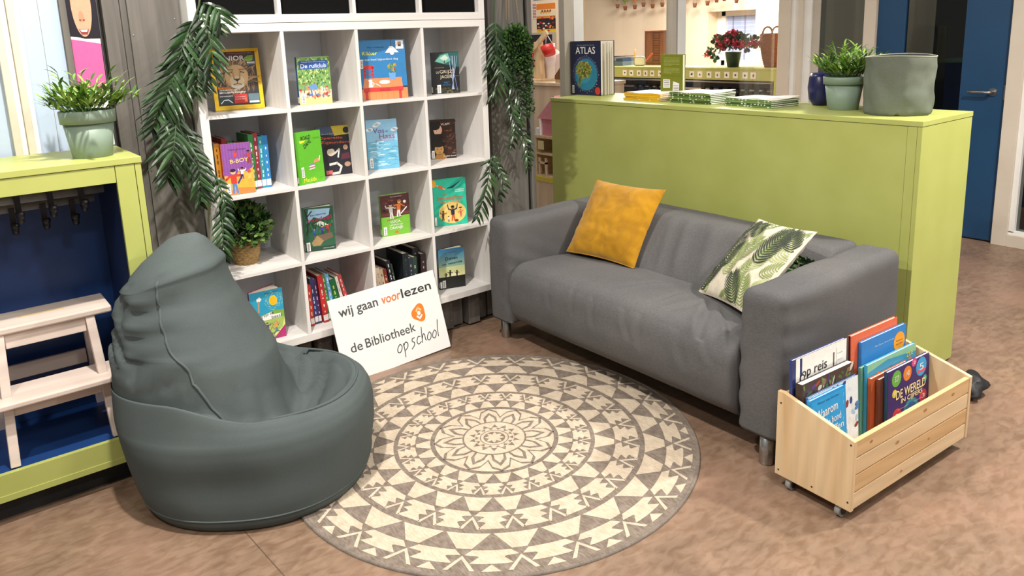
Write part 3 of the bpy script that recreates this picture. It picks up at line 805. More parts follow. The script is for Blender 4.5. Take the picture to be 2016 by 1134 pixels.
# twelve-petal star
def star(ro, ri, n, m, l, ph=0, inner=None, curve=.0):
    for k in range(n):
        a = ph + 360 / n * k; h = 180 / n
        shape([(ri, a - h), ((ri + ro) / 2 + curve, a - h * .58), (ro, a), ((ri + ro) / 2 + curve, a + h * .58), (ri, a + h)] + ([(inner, a + h), (inner, a - h)] if inner else [(0, a)]), m, l)
annulus(.236, .244, RUGD, 1)
star(.241, .172, 12, RUGD, 1, 7.5, None, .012); star(.228, .158, 12, RUGL, 2, 7.5, None, .012); 
for k in range(12):
    a = 7.5 + 30 * k
    shape([(.12, a - 13), (.165, a - 9.5), (.205, a), (.165, a + 9.5), (.12, a + 13)], RUGD, 3)
    shape([(.12, a - 9), (.156, a - 6.2), (.184, a), (.156, a + 6.2), (.12, a + 9)], RUGL, 4)
annulus(0, .127, RUGD, 5); annulus(0, .12, RUGL, 6)
for k in range(14):
    a = 360 / 14 * k; h = 360 / 28
    shape([(.079, a - h * .75), (.103, a), (.079, a + h * .75)], RUGD, 7)
    shape([(.075, a + h - h * .7), (.060, a + h), (.075, a + h + h * .7)], RUGD, 7)
annulus(.054, .058, RUGD, 7); annulus(.0, .043, RUGD, 7)
for k in range(8):
    a = 45 * k; shape([(0, a), (.022, a - 22), (.04, a), (.022, a + 22)], RUGL, 8)
b.build('woven_field', t)
b = MB(); n = 160; pr = [(RR - .012, H0 + .0002), (RR - .011, H0 + .0015), (RR - .004, H0 + .002), (RR, H0 * .6), (RR, 0)]
vs = [(r * math.cos(2 * PI * j / n), r * math.sin(2 * PI * j / n), z) for r, z in pr for j in range(n)]
b.add(vs, [(i * n + j, i * n + (j + 1) % n, (i + 1) * n + (j + 1) % n, (i + 1) * n + j) for i in range(4) for j in range(n)], RUGB, True); b.build('binding', t)

# ------------------------------------------------------------ wooden book crate on castors
CR = Vector((1.238, -2.162, .0)); CRZ = R(-3.6); CL, CDP, CB = .752, .285, .046
t = thing('book_crate', 'slatted pine book crate on castors beside the right arm of the sofa', 'crate', CR, CRZ)
def endp(x0):
    m = MB(); m.prism([(0, CB), (CDP, CB), (CDP, CB + .31), (CDP - .02, CB + .312), (0, CB + .245)], 0, x0, x0 + .016, PINEV)
    m.build('end_panel', t, .002)
endp(0); endp(CL - .016)
PINE2 = wood('honey_pine', '#dcb98a', '#c99f6c', 0, 3.4, .5, .1, 13); KN_ = mat('pine_knot', '#b98a58', '#9c6f40', 60, rough=.6)
for k in range(4):
    z = CB + .004 + k * .0605; m = MB(); m.box((.0165, .003, z), (CL - .0165, .019, z + .0545), PINE if k % 2 == 0 else PINE2)
    for x, kk, rx in ((.1, 3, .007), (.43, 3, .009), (.26, 2, .009), (.47, 1, .006), (.3, 0, .006), (.62, 3, .008)):
        if kk == k: zc = z + .027; m.add([(x + rx * 1.3 * math.cos(q * PI / 7), .0026, zc + rx * .7 * math.sin(q * PI / 7)) for q in range(14)], [tuple(range(14))], KN_)
    m.build('front_slat', t)
    z = CB + .006 + k * .075; m = MB(); m.box((.0165, CDP - .018, z), (CL - .0165, CDP - .003, z + .066), PINE); m.build('back_slat', t, .0025)
m = MB(); m.box((.0165, .02, CB + .004), (CL - .0165, CDP - .019, CB + .014), PINE); m.build('base_board', t)
for y, z in ((.012, .23), (.012, .03), (.27, .27), (.27, .02), (.14, .02)):
    for x in (-.0006, CL - .0008): m = MB(); m.tube([(x, y, CB + z), (x + .0014, y, CB + z)], .0035, mat('dark_screw', '#4a3f36', None, 20, metal=.6), 8); m.build('screw', t)
TYRE = mat('grey_castor_tyre', '#9d9d9b', '#8f8f8d', 30, rough=.5)
for x in (.03, CL - .03):
    for y in (.05, CDP - .05):
        m = MB(); m.box((x - .02, y - .02, CB - .004), (x + .02, y + .02, CB - .0005), STEEL); m.box((x - .012, y - .013, .018), (x + .012, y - .0105, CB - .004), BLACKP); m.box((x - .012, y + .0105, .018), (x + .012, y + .013, CB - .004), BLACKP)
        cst = m.build('castor', t)
        m = MB(); m.tube([(x - .004, y - .0095, .0215), (x - .004, y + .0095, .0215)], .0215, TYRE, 22); m.tube([(x - .004, y - .0135, .0215), (x - .004, y + .0135, .0215)], .013, BLACKP, 16); m.build('wheel', cst)

# ------------------------------------------------------------ leaning library sign
SB = Vector((.778, -.1145, 0)); SW, SH = .588, .405
t = thing('sign_board', 'white library sign board leaning against the bottom of the cube shelf', 'sign', SB)
t.rotation_euler = (-math.asin(.108 / SH), R(-2.2), R(.4))
b = MB(); b.box((-SW / 2, -.005, 0), (SW / 2, 0, SH), mat('white_sign_card', '#e8e6e4', '#e3e1de', 4, rough=.5)); b.build('board', t, .0006)
SGREY, SDARK, SORG = ink('#4c4d50'), ink('#2c2d2f'), ink('#d9773f')
m = MB(); m.fr = lambda u, v, l: Vector((-SW / 2 + u * SW, -.0054 - .0002 * l, v * SH))
def sx(u): return u * 1.0
def mtext(mb, s_, x0, x1, y, h, mt, shear=0, bold=0):
    # lower-left anchored on a baseline, metric frame in board units
    v, f_, a0, a1, b0, b1 = text_geo(s_)
    k = (x1 - x0) * SW / (a1 - a0); ky = h * SH / .73
    for o in ((0, 0),) if not bold else ((-bold, 0), (bold, 0), (0, bold), (0, -bold), (0, 0)):
        mb.add([mb.fr(x0 + ((p - a0) * k + shear * q * ky + o[0]) / SW, y + (q * ky + o[1]) / SH, .3 * abs(o[0]) / (bold or 1) + .5 * o[1] / (bold or 1)) for p, q in v], f_, mt)
for w_, x0, x1, yv, mt, sh, bo in (('wij gaan', .07, .42, .775, SGREY, 0, .0011), ('voor', .455, .635, .775, SORG, .12, .0011), ('lezen', .65, .94, .775, SDARK, 0, .0011), ('de', .10, .205, .335, SGREY, 0, .0006), ('Bibliotheek', .235, .705, .335, SGREY, 0, .0006)):
    fr_ = m.fr; m = MB(); m.fr = fr_; mtext(m, w_, x0, x1, yv, .115, mt, sh, bo); m.build('lettering', t)
m = MB(); m.fr = lambda u, v, l: Vector((-SW / 2 + u, -.0054 - .0002 * l, v))
# handwriting "op school"
HW = {'o': [[(.5, .95), (.15, .6), (.1, .2), (.4, 0), (.75, .25), (.85, .7), (.55, 1)]],
      'p': [[(.1, .95), (.2, .3), (.25, -.75)], [(.12, .6), (.45, 1.0), (.8, .8), (.75, .35), (.35, .05)]],
      's': [[(.75, .95), (.3, .9), (.25, .6), (.6, .4), (.55, .05), (.05, -.3)]],
      'c': [[(.8, .85), (.4, .9), (.1, .4), (.35, 0), (.9, .2)]],
      'h': [[(.15, 1.9), (.1, .9), (.1, 0)], [(.12, .5), (.4, 1), (.65, .85), (.7, .3), (.9, .1)]],
      'l': [[(.3, 2.1), (.15, 1), (.2, .05)]]}
def hand(s_, x, y, w_, h, slope):
    for ch in s_:
        for st in HW[ch]:
            pts = []
            for i in range(len(st) - 1):   # smooth each stroke
                p0, p1, p2, p3 = st[max(i - 1, 0)], st[i], st[i + 1], st[min(i + 2, len(st) - 1)]
                for q in range(5):
                    s2 = q / 5; f2 = lambda a, b_, c_, d_: .5 * (2 * b_ + (c_ - a) * s2 + (2 * a - 5 * b_ + 4 * c_ - d_) * s2 ** 2 + (3 * b_ - a - 3 * c_ + d_) * s2 ** 3)
                    pts.append((f2(p0[0], p1[0], p2[0], p3[0]), f2(p0[1], p1[1], p2[1], p3[1])))
            pts.append(st[-1])
            m.line([(x + a * w_ + .12 * b_ * h, y + b_ * h) for a, b_ in pts], .0042, SDARK, 0)
        x += w_ * (1.02 if ch != 'l' else .6); y += slope
hand('op', .49 * SW, .145 * SH, .034, .040, .0); hand('school', .63 * SW, .165 * SH, .0305, .040, .0006)
m.build('handwriting', t)
m = MB(); m.fr = lambda u, v, l: Vector((-SW / 2 + .77 * SW + u, -.0054 - .0002 * l, .535 * SH + v))
LOGO = ink('#e07c22')
pts = []
for i in range(40):
    a = 2 * PI * i / 40; r = 1 + .13 * math.cos(3 * (a - PI)); pts.append((.038 * r * math.cos(a) * 1.0, .044 * r * math.sin(a)))
m.poly(pts, LOGO, 0)
Wk = WPAPER
m.line([(-.013, .012), (0, .027), (.013, .012)], .009, ink('#f3c58a'), 1); m.ell(0, 0, .0095, .0105, Wk, 1); m.line([(-.013, -.014), (0, -.028), (.013, -.014)], .009, Wk, 1)
m.build('logo', t)
# ------------------------------------------------------------ books
class Pic:
    """cover printing: shapes go to one mesh, lettering to another, stickers to a third"""
    def __init__(s, w, h, t):
        fr = lambda u, v, l: Vector((u * w - w / 2, -t - .0004 - .00022 * l, v * h))
        s.a, s.b = MB(), MB(); s.t = s.a; s.w, s.h = w, h
        for m in (s.a, s.b): m.fr = fr
        s.asp = w / h
    def rect(s, *a): s.a.rect(*a)
    def poly(s, *a): s.a.poly(*a)
    def ell(s, cx, cy, rx, m, l=1, ry=None, n=18, rot=0):
        ry = rx * s.asp if ry is None else ry; s.a.ell(cx, cy, rx, ry, m, l, n, rot)
    def line(s, pts, w, m, l=2): s.a.line(pts, w, m, l)
    def text(s, t, cx, cy, w, h, m, rot=0, shear=0, bold=0, l=6): s.t.text(t, cx, cy, w, m, l, h, rot, shear, bold)
    def code(s, x, y, w=.1, h=.17, l=8):
        s.b.rect(x, y, x + w, y + h, WPAPER, l)
        for k in range(9):
            yy = y + h * (.12 + .085 * k); s.b.rect(x + w * .25, yy, x + w * .75, yy + h * (.03 if k % 3 else .05), BLACK, l + 1)
    def figure(s, x, y, h, top, leg, skin, hair, l=3, arms=((-1, -.1), (1, .9)), lean=0):
        """small drawn person"""
        hw = h * .13 / s.asp
        s.line([(x - hw * .5, y), (x - hw * .2 + lean * .3, y + h * .42)], hw * .7, leg, l); s.line([(x + hw * .8, y), (x + hw * .3 + lean * .3, y + h * .42)], hw * .7, leg, l)
        s.poly([(x - hw * .9 + lean * .3, y + h * .38), (x + hw * .9 + lean * .3, y + h * .38), (x + hw + lean * .7, y + h * .76), (x - hw + lean * .7, y + h * .76)], top, l + 1)
        for sx_, dy in arms: s.line([(x + sx_ * hw + lean * .7, y + h * .72), (x + sx_ * hw * 2.2 + lean * .7, y + h * (.6 + dy * .12)), (x + sx_ * hw * 2.6 + lean, y + h * (.6 + dy * .3))], hw * .45, top, l)
        s.ell(x + lean, y + h * .88, h * .11 / s.asp, skin, l + 1); s.a.ell(x + lean, y + h * .94, h * .12 / s.asp, h * .07, hair, l + 2, 12)

SPLAB = ink('#f6f5f0')
def book(label, w, h, t, loc, rz=0, lean=0, open_=0, cover='#888888', spine=None, pages=PAPER, art=None, group=None, name='book', roll=0, strip=True, cat='book'):
    """upright book facing -y, spine at its left; open_ fans the back board out (degrees)"""
    root = thing(name, label, cat, loc, 0, group, (R(-lean), R(roll), rz))
    CM = ink(cover) if isinstance(cover, str) else cover; SM = ink(spine) if spine else CM
    c = MB(); bt = .0022
    c.box((-w / 2, -t, 0), (w / 2, -t + bt, h), CM)
    c.box((-w / 2, -t + bt, 0), (-w / 2 + bt, -bt, h), SM)
    rot = Matrix.Rotation(R(open_), 3, 'Z'); pv = (-w / 2, 0, 0)
    c.box((-w / 2, -bt, 0), (w / 2, 0, h), CM, rot, pv)
    c.build('cover', root)
    m = MB(); a, z0, z1 = w / 2 - .004, .003, h - .003
    if open_ < 1:
        m.box((-a, -t + bt + .0002, z0), (a, -bt - .0002, z1), pages)
    else:
        e = Vector((math.cos(R(open_)), math.sin(R(open_)))); n_ = Vector((e.y, -e.x))
        m.prism([(-a, -t + bt + .0003), (a, -t + bt + .0003), (a, -t + bt + t * .55), (-a, -bt - .0005)], 2, z0, z1, pages)
        q0 = Vector((-w / 2, 0)) + n_ * (bt + .0004)
        pA = q0 + e * .004; pB = q0 + e * (w - .005); pC = pB + n_ * t * .4
        m.prism([(pA.x, pA.y), (pC.x, pC.y), (pB.x, pB.y)], 2, z0, z1, pages)
        for k in range(1, 4):
            g = R(open_ * k / 4); e2 = Vector((math.cos(g), math.sin(g))); p0 = Vector((-w / 2 + .004, -bt)); p1 = p0 + e2 * (w - .012)
            m.prism([(p0.x, p0.y), (p1.x, p1.y), (p1.x, p1.y + .0012), (p0.x, p0.y + .0006)], 2, z0, z1, pages)
    m.build('pages', root)
    if art:
        P = Pic(w, h, t); art(P)
        if P.a.f: P.a.build('cover_picture', root)
        if P.b.f: P.b.build('barcode_label', root)
    if strip:
        s_ = MB(); s_.box((-w / 2 - .0006, -t + .0008, .008), (-w / 2 - .0001, -.0008, .036), SPLAB); s_.build('spine_label', root)
    return root

I = ink
SKIN, BRSK, HAIR, HAIR2 = I('#e2b48c'), I('#8a5a3c'), I('#3a2519'), I('#b5622a')

def a_lion(P):
    P.rect(0, 0, 1, 1, I('#f2c417'), 0); P.rect(.08, .07, .92, .95, I('#2e2a2c'), 1); P.rect(.08, .9, .92, .95, I('#5a1f26'), 2)
    mane, mane2, fur, dk = I('#8d6b45'), I('#a58258'), I('#c9a878'), I('#2a211b')
    r = random.Random(2)
    for k in range(260):
        a = r.uniform(0, 2 * PI); d = .37 - .2 * (k / 260) + r.uniform(-.04, .03); x, y = .5 + d * math.cos(a) * 1.05, .53 + d * math.sin(a) * .82
        P.a.ell(x, y, .06, .011, (mane, mane2, I('#6e5236'), I('#5a422c'), I('#b8956a'))[k % 5], 2 + k / 150, 8, a * .8 - 1.57 * (abs(math.sin(a)) < .4) + r.uniform(-.3, .3))
    P.ell(.5, .54, .235, fur, 4, .2); P.ell(.5, .47, .15, I('#d8c3a0'), 5, .085); P.ell(.5, .40, .13, I('#e6ddcd'), 4.5, .06)
    P.poly([(.43, .505), (.57, .505), (.5, .455)], dk, 6); P.line([(.5, .46), (.5, .425), (.42, .41)], .012, dk, 6); P.line([(.5, .425), (.58, .41)], .012, dk, 6)
    for sx_ in (-1, 1):
        P.a.ell(.5 + sx_ * .12, .61, .042, .014, dk, 6, 12, -sx_ * .25); P.ell(.5 + sx_ * .118, .61, .014, I('#d9a23a'), 7); P.line([(.5 + sx_ * .055, .5), (.5 + sx_ * .075, .63)], .03, I('#a98a5f'), 5.5)
        P.line([(.5 + sx_ * .06, .655), (.5 + sx_ * .19, .66)], .02, I('#8d6b45'), 6)
    P.rect(.1, .345, .34, .375, I('#e5842a'), 8); P.text('HET GEHEIM', .22, .36, .2, .014, I('#3a1a10'), 0, 0, 0, 9)
    P.text('UNIOR', .44, .845, .50, .075, I('#ffffff'), 0, 0, .0012); P.poly([(.68, .84), (.76, .88), (.88, .89), (.86, .8), (.74, .78)], I('#7fae3a'), 4)
    P.rect(.74, .76, .9, .775, I('#ffffff'), 5); P.rect(.74, .735, .9, .75, I('#5fa8e0'), 5)
    P.text('WAAROM HEEFT', .33, .325, .42, .026, I('#ffffff'), 0, 0, .0005); P.text('EEN LEEUW MANEN?', .38, .285, .52, .026, I('#ffffff'), 0, 0, .0005)
    P.rect(.1, .09, .39, .235, I('#23343c'), 3); P.line([(.13, .11), (.19, .16), (.28, .165), (.36, .11)], .014, I('#e8eef0'), 4)
    P.rect(.4, .1, .67, .25, I('#c42a25'), 3); P.rect(.69, .09, .91, .25, I('#5f7a86'), 3); P.rect(.7, .1, .9, .13, I('#e8eef4'), 4)
    P.text('DE MOOISTE', .25, .225, .26, .016, I('#ffffff')); P.text('VULKANEN', .51, .205, .2, .018, I('#f4d8d4')); P.text('ONDER ZEE', .51, .17, .2, .018, I('#f4d8d4'))
    P.poly([(.6, .12), (.66, .12), (.63, .24)], I('#e86a50'), 4)
    P.text('JUNIOR MAGAZINE 2022', .6, .925, .5, .012, I('#e8d8d8'))
def a_ruil(P):
    P.rect(0, 0, 1, 1, I('#7fa860'), 0); r = random.Random(5)
    for k in range(240):
        x, y = r.uniform(.02, .98), r.uniform(.42, .97); P.a.ell(x, y, .035, .016, (I('#4f7f3e'), I('#a8c478'), I('#6c9a4c'), I('#3c6a35'), I('#cfd98e'))[k % 5], 1 + k % 4 * .3, 7, r.uniform(0, 3))
    P.rect(0, 0, 1, .14, I('#ecd58a'), 3); P.rect(0, .14, 1, .3, I('#e6cfae'), 2.2)
    for k in range(70):
        x, y = r.uniform(.04, .94), r.uniform(.14, .46 - abs(r.uniform(-.2, .2)) * .6)
        P.a.ell(x, y, r.uniform(.02, .06), r.uniform(.012, .035), (I('#c9553e'), I('#e08a66'), I('#5b7fb8'), I('#f2e6d4'), I('#b8405a'), I('#d9a07a'), I('#7a5a48'))[k % 7], 3 + k % 5 * .3, 8, r.uniform(0, 3))
    P.poly([(.3, .4), (.52, .44), (.6, .33), (.36, .3)], I('#6a92c4'), 5)
    P.rect(.06, .745, .92, .92, I('#2c5aa8'), 5); P.text('TINA SCHRAMEIJER', .5, .89, .74, .022, I('#dfe6f2')); P.text('De ruilclub', .5, .81, .78, .085, I('#ffffff'), 0, 0, .0004)
    P.code(.06, .03, .12, .2)
def a_blue(P):
    P.rect(0, 0, 1, 1, I('#2b7cb8'), 0); P.rect(.0, .0, 1, .21, I('#3a3a52'), .5)
    P.rect(.0, .0, 1, .18, I('#dd8a54'), 1); P.poly([(.02, .18), (.9, .18), (.88, .36), (.06, .36)], I('#de8d5c'), 2); P.rect(.03, .13, .9, .2, I('#cc3b3a'), 3)
    P.rect(.38, .135, .62, .18, I('#b83032'), 4); P.rect(.06, 0, .12, .14, I('#cc3b3a'), 3); P.rect(.8, 0, .86, .14, I('#cc3b3a'), 3)
    for k in range(5): P.line([(.16 + .13 * k, 0), (.16 + .13 * k, .12)], .006, I('#b06a3c'), 2)
    P.rect(.06, .36, .1, .53, I('#c6383c'), 2); P.rect(.24, .36, .28, .56, I('#c6383c'), 2); P.a.ell(.17, .545, .13, .04, I('#c6383c'), 2)
    for y in (.42, .48): P.line([(.08, y), (.26, y)], .014, I('#c6383c'), 2)
    P.text('Kikker', .22, .78, .32, .06, I('#dfe85a'), 0, 0, .0014); P.text('Max Velthuijs', .36, .875, .36, .026, I('#16406a')); P.text('en een heel bijzondere dag', .42, .67, .82, .045, I('#e8eef4'))
    P.line([(.7, 1), (.7, .9)], .008, BLACK, 3); P.poly([(.56, .78), (.86, .78), (.73, .89), (.67, .89)], WPAPER, 3); P.ell(.71, .765, .045, WPAPER, 3.5, .022)
    P.ell(.5, .29, .12, WPAPER, 4, .034); P.ell(.5, .29, .085, I('#e4e4e0'), 5, .02); P.poly([(.14, .21), (.24, .21), (.22, .3), (.16, .3)], WPAPER, 4); P.ell(.19, .32, .045, WPAPER, 4, .022); P.line([(.23, .29), (.27, .27), (.24, .23)], .014, WPAPER, 4)
    P.line([(.3, .27), (.4, .22)], .012, WPAPER, 4); P.poly([(.62, .33), (.74, .33), (.76, .44), (.6, .44)], I('#6aa2dc'), 4)
    r = random.Random(3)
    for k in range(26): P.a.ell(r.uniform(.6, .78), r.uniform(.45, .58), .028, .012, (I('#3f7d33'), I('#7fae3a'), I('#e0a23a'), I('#d8503a'))[k % 4], 4 + k % 3 * .4, 8, r.uniform(.8, 2.3))
    P.rect(.8, .84, .97, .98, WPAPER, 5); P.rect(.85, .88, .92, .96, I('#4a4a5a'), 6); P.ell(.885, .935, .03, I('#c98a5a'), 7); P.rect(.0, .53, .06, .68, WPAPER, 5)
    for k in range(6): P.rect(.012, .55 + .02 * k, .05, .56 + .02 * k, BLACK, 6)
def a_grey(P):
    P.rect(0, 0, 1, 1, I('#15171a'), 0); P.poly([(.1, .78), (.3, .95), (.5, .99), (1, .99), (1, .62), (.7, .68), (.4, .72)], I('#1f5f5a'), 1); P.poly([(.12, .79), (.34, .93), (.6, .97), (.7, .8), (.46, .72)], I('#6fb0a0'), 2)
    P.poly([(.3, .86), (.5, .94), (.62, .86), (.48, .78)], I('#c4dccb'), 3); P.line([(.46, .74), (.47, .8)], .03, BLACK, 4)
    for x0, x1, c in ((.62, .78, '#9fb8e0'), (.86, .72, '#b9c6e6'), (.7, .9, '#6f86c4'), (.76, .76, '#d8dcea'), (.94, .7, '#8aa0d0')): P.line([(x0, .9), ((x0 + x1) / 2, .5), (x1, .1)], .018, I(c), 4)
    P.text('JOHN FLANAGAN', .26, .63, .34, .02, I('#b8ae9c')); P.text('DE', .19, .52, .1, .045, I('#cdbfa4')); P.text('GRIJZE', .55, .52, .56, .1, I('#d8ccb4')); P.text('JAGER', .5, .4, .44, .1, I('#d8ccb4')); P.text('Boek 4', .9, .42, .15, .018, I('#9c927e'))
    P.text('HALT', .52, .27, .2, .05, I('#3b7fb4')); P.text('IN GEVAAR', .46, .21, .4, .034, I('#3b6f9c'))
    r = random.Random(8)
    for k in range(60): P.a.ell(r.uniform(.1, .97), r.uniform(.02, .13), .05, .018, (I('#4a4430'), I('#66603e'), I('#2c2a20'))[k % 3], 2 + k % 3 * .3, 7, r.uniform(-.5, .5))
    P.code(.16, .02, .13, .2)
def a_boy(P):
    P.rect(0, 0, 1, 1, I('#8a4f9c'), 0)
    for k in range(10): P.rect(.02 + k * .1, .4, .05 + k * .1, 1, I('#7d4590'), .6)
    P.poly([(0, 0), (1, 0), (1, .5), (.75, .42), (.6, .5), (.35, .35), (0, .38)], I('#f2a93b'), 1); P.poly([(.0, 0), (1, 0), (1, .1), (.4, .13), (0, .06)], I('#e8803c'), 2)
    P.text('TINEKE HONINGH', .52, .875, .56, .022, I('#4a2450')); P.text('B-BOY', .56, .655, .62, .075, I('#f6d37c'), .03, 0, .0012)
    P.poly([(.38, .77), (.44, .83), (.5, .84), (.52, .78), (.45, .73), (.4, .73)], I('#c9443a'), 3); P.line([(.48, .82), (.54, .9)], .018, I('#7a2f38'), 3)
    P.figure(.3, .04, .46, I('#c8392e'), I('#4c7fb8'), SKIN, I('#2c1a2a')); P.figure(.6, .3, .22, I('#f2ede2'), I('#3b3f7a'), BRSK, BLACK, 3, ((-1, .9), (1, .9)), .02); P.line([(.44, .22), (.6, .36), (.54, .46)], .05, I('#3b3f7a'), 3)
    P.figure(.85, .16, .3, I('#f0b65a'), I('#d8a048'), I('#c4503c'), I('#c4503c')); P.figure(.9, .6, .24, I('#b83a3a'), I('#8a3030'), BRSK, BLACK)
    P.code(.03, .02, .13, .2)
def a_lime(P):
    P.rect(0, 0, 1, 1, I('#5fb52a'), 0); P.rect(0, 0, .09, 1, I('#55a526'), 1)
    P.text('ROALD', .42, .885, .36, .075, I('#181a14'), .06, 0, .0011); P.text('DAHL', .46, .77, .3, .08, I('#181a14'), .4, 0, .0011); P.poly([(.16, .83), (.4, .84), (.34, .8), (.2, .78)], I('#f3e23a'), 2)
    P.text('met tekeningen in kleur', .8, .87, .28, .014, I('#2a5a18')); P.text('de fonteintjes', .82, .85, .24, .014, I('#2a5a18'))
    for k, (y, c) in enumerate(((.26, '#e9dcc8'), (.285, '#c46a8a'), (.31, '#efe8dc'), (.335, '#8a78b8'))): P.a.poly([(.44, y), (.64, y + .012), (.66, y + .034), (.44, y + .024)], I(c), 2)
    P.poly([(.6, .38), (.86, .4), (.84, .46), (.68, .45)], I('#e0926a'), 2); P.line([(.84, .42), (.88, .5)], .03, I('#efe8dc'), 3)
    P.text('Matilda', .42, .075, .48, .075, I('#f5ea45'), 0, 0, .0012); P.text('uitgeverij', .84, .085, .14, .012, I('#2a5a18')); P.code(.13, .13, .1, .2)
def a_op(P):
    P.rect(0, 0, 1, 1, I('#23222c'), 0); P.poly([(.5, .8), (1, .82), (1, 1), (.42, 1)], I('#d6c23c'), 1); P.poly([(0, .86), (.5, .8), (.42, 1), (0, 1)], I('#4a5a78'), 1); P.ell(.84, .9, .09, I('#2c2a26'), 2)
    P.text('Evert Hartman', .4, .845, .5, .03, I('#c8ccd8')); P.text('Operatie', .38, .755, .68, .065, I('#d9613c'), -.02, 0, .0007); P.text('Zigeunders', .5, .66, .82, .065, I('#d9613c'), -.03, 0, .0007)
    P.ell(.36, .47, .11, I('#e8d8c4'), 2); P.poly([(.18, .53), (.58, .55), (.56, .6), (.22, .6)], BLACK, 3); P.line([(.46, .44), (.6, .52), (.55, .36)], .04, I('#e8e4dc'), 3)
    P.line([(.3, .22), (.5, .24), (.62, .16), (.55, .04), (.35, .03)], .05, I('#ece4dc'), 3); P.ell(.78, .55, .07, I('#c49a80'), 3); P.ell(.8, .2, .09, I('#b89078'), 3, .05); P.poly([(.62, .3), (.9, .32), (.86, .44), (.66, .42)], I('#5c2a3c'), 2); P.rect(.18, .02, .36, .1, I('#d86a6a'), 4)
def a_sea(P):
    P.rect(0, 0, 1, 1, I('#8fc4e6'), 0); P.rect(0, 0, 1, .56, I('#6fb4d4'), 1); r = random.Random(6)
    for k in range(60): P.line([(x := r.uniform(.02, .8), y := r.uniform(.03, .55)), (x + .1, y + r.uniform(-.008, .012)), (x + .2, y)], r.uniform(.008, .018), (I('#a9d6e6'), I('#4f9cc4'), I('#d6ecf0'), I('#5fb0c8'))[k % 4], 2 + k % 3 * .3)
    for cx, cy in ((.34, .9), (.4, .92), (.08, .8), (.14, .81), (.88, .78), (.94, .8), (.3, .88)): P.ell(cx, cy, .09, I('#eef4f8'), 2, .03)
    P.text('Vos', .4, .775, .36, .1, I('#7a5aa0'), 0, 0, .0004); P.text('en', .66, .755, .08, .03, I('#7a5aa0')); P.text('Haas', .66, .66, .5, .1, I('#9a5a78'), 0, 0, .0004); P.text('en de Seefuns', .58, .585, .62, .045, I('#b88a98'))
    P.line([(.36, .44), (.42, .445)], .02, I('#8a5a4c'), 4)
    P.code(.05, .03, .1, .2)
def a_dark(P):
    P.rect(0, 0, 1, 1, I('#2a1610'), 0); r = random.Random(9)
    for k in range(90): P.a.ell(r.uniform(.4, 1), r.uniform(.12, .95), .05, .012, (I('#5a3220'), I('#472418'), I('#6b4228'), I('#33190f'))[k % 4], 1 + k % 3 * .3, 7, r.uniform(-.5, .8))
    P.rect(0, .0, .42, .95, I('#0e0b0b'), 2); P.ell(.3, .74, .17, I('#d8a890'), 3, .14); P.ell(.2, .84, .2, I('#0e0b0b'), 4, .1); P.ell(.26, .71, .05, WPAPER, 5, .014); P.ell(.26, .71, .02, BLACK, 6); P.rect(0, .52, .5, .64, I('#120d0d'), 4)
    P.ell(.32, .24, .18, I('#c89858'), 3, .14); P.ell(.3, .38, .26, I('#17100d'), 4, .08); P.ell(.25, .25, .03, BLACK, 5, .01); P.ell(.4, .25, .03, BLACK, 5, .01); P.line([(.3, .17), (.38, .172)], .012, I('#8a4a30'), 5); P.poly([(.12, 0), (.62, 0), (.5, .14), (.2, .12)], I('#b8803c'), 3)
    P.text('VLAM', .6, .88, .34, .05, I('#efe6da'), .03, 0, .0005); P.text('in het vuur', .72, .72, .3, .03, I('#b8683c')); P.text('Jonathan Stroud', .72, .06, .5, .04, I('#f4efe6'), 0, 0, .0006); P.text('trilogie', .9, .13, .14, .02, I('#e0d4c4')); P.code(.02, .02, .11, .2)
def a_raad(P):
    P.rect(0, 0, 1, 1, I('#27583f'), 0); P.poly([(.1, .62), (.35, .78), (.6, .72), (.85, .8), (.9, .95), (.2, .97)], I('#9cc4e0'), 1); P.poly([(.35, .62), (.55, .68), (.8, .6), (.6, .54)], I('#dfe9dc'), 1.5); r = random.Random(12)
    for k in range(40): x = r.uniform(.08, .95); y = r.uniform(.4, .62); P.poly([(x - .03, y), (x + .03, y), (x, y + .11)], (I('#1f4a34'), I('#2f6a48'), I('#3c7a52'))[k % 3], 2 + k % 3 * .2)
    P.line([(.08, .95), (.16, .7), (.1, .4)], .05, I('#23322c'), 3); P.line([(.14, .8), (.3, .92)], .03, I('#23322c'), 3)
    P.poly([(.3, .34), (.9, .4), (.94, .28), (.6, .2), (.35, .24)], I('#6b5a48'), 3); P.poly([(.22, .2), (.42, .36), (.62, .22), (.5, .12), (.26, .12)], I('#a0845a'), 4); P.rect(0, 0, 1, .1, I('#1f4230'), 2)
    P.figure(.34, .36, .16, I('#2a62b0'), I('#2a4a8a'), SKIN, I('#a83a2a'), 5); P.figure(.6, .38, .2, I('#3b3f9c'), I('#2c2c5c'), SKIN, HAIR, 5); P.figure(.78, .4, .22, I('#b52a35'), I('#7a1f2a'), SKIN, HAIR, 5)
    P.text('Een vlammig', .5, .83, .5, .05, I('#27448a'), .05, 0, .0004); P.text('raadsel', .54, .735, .78, .085, I('#c42358'), .06, 0, .0012); P.text('ANNETTE LARSSEN', .76, .05, .36, .018, I('#e8efe6')); P.code(.05, .02, .12, .2)
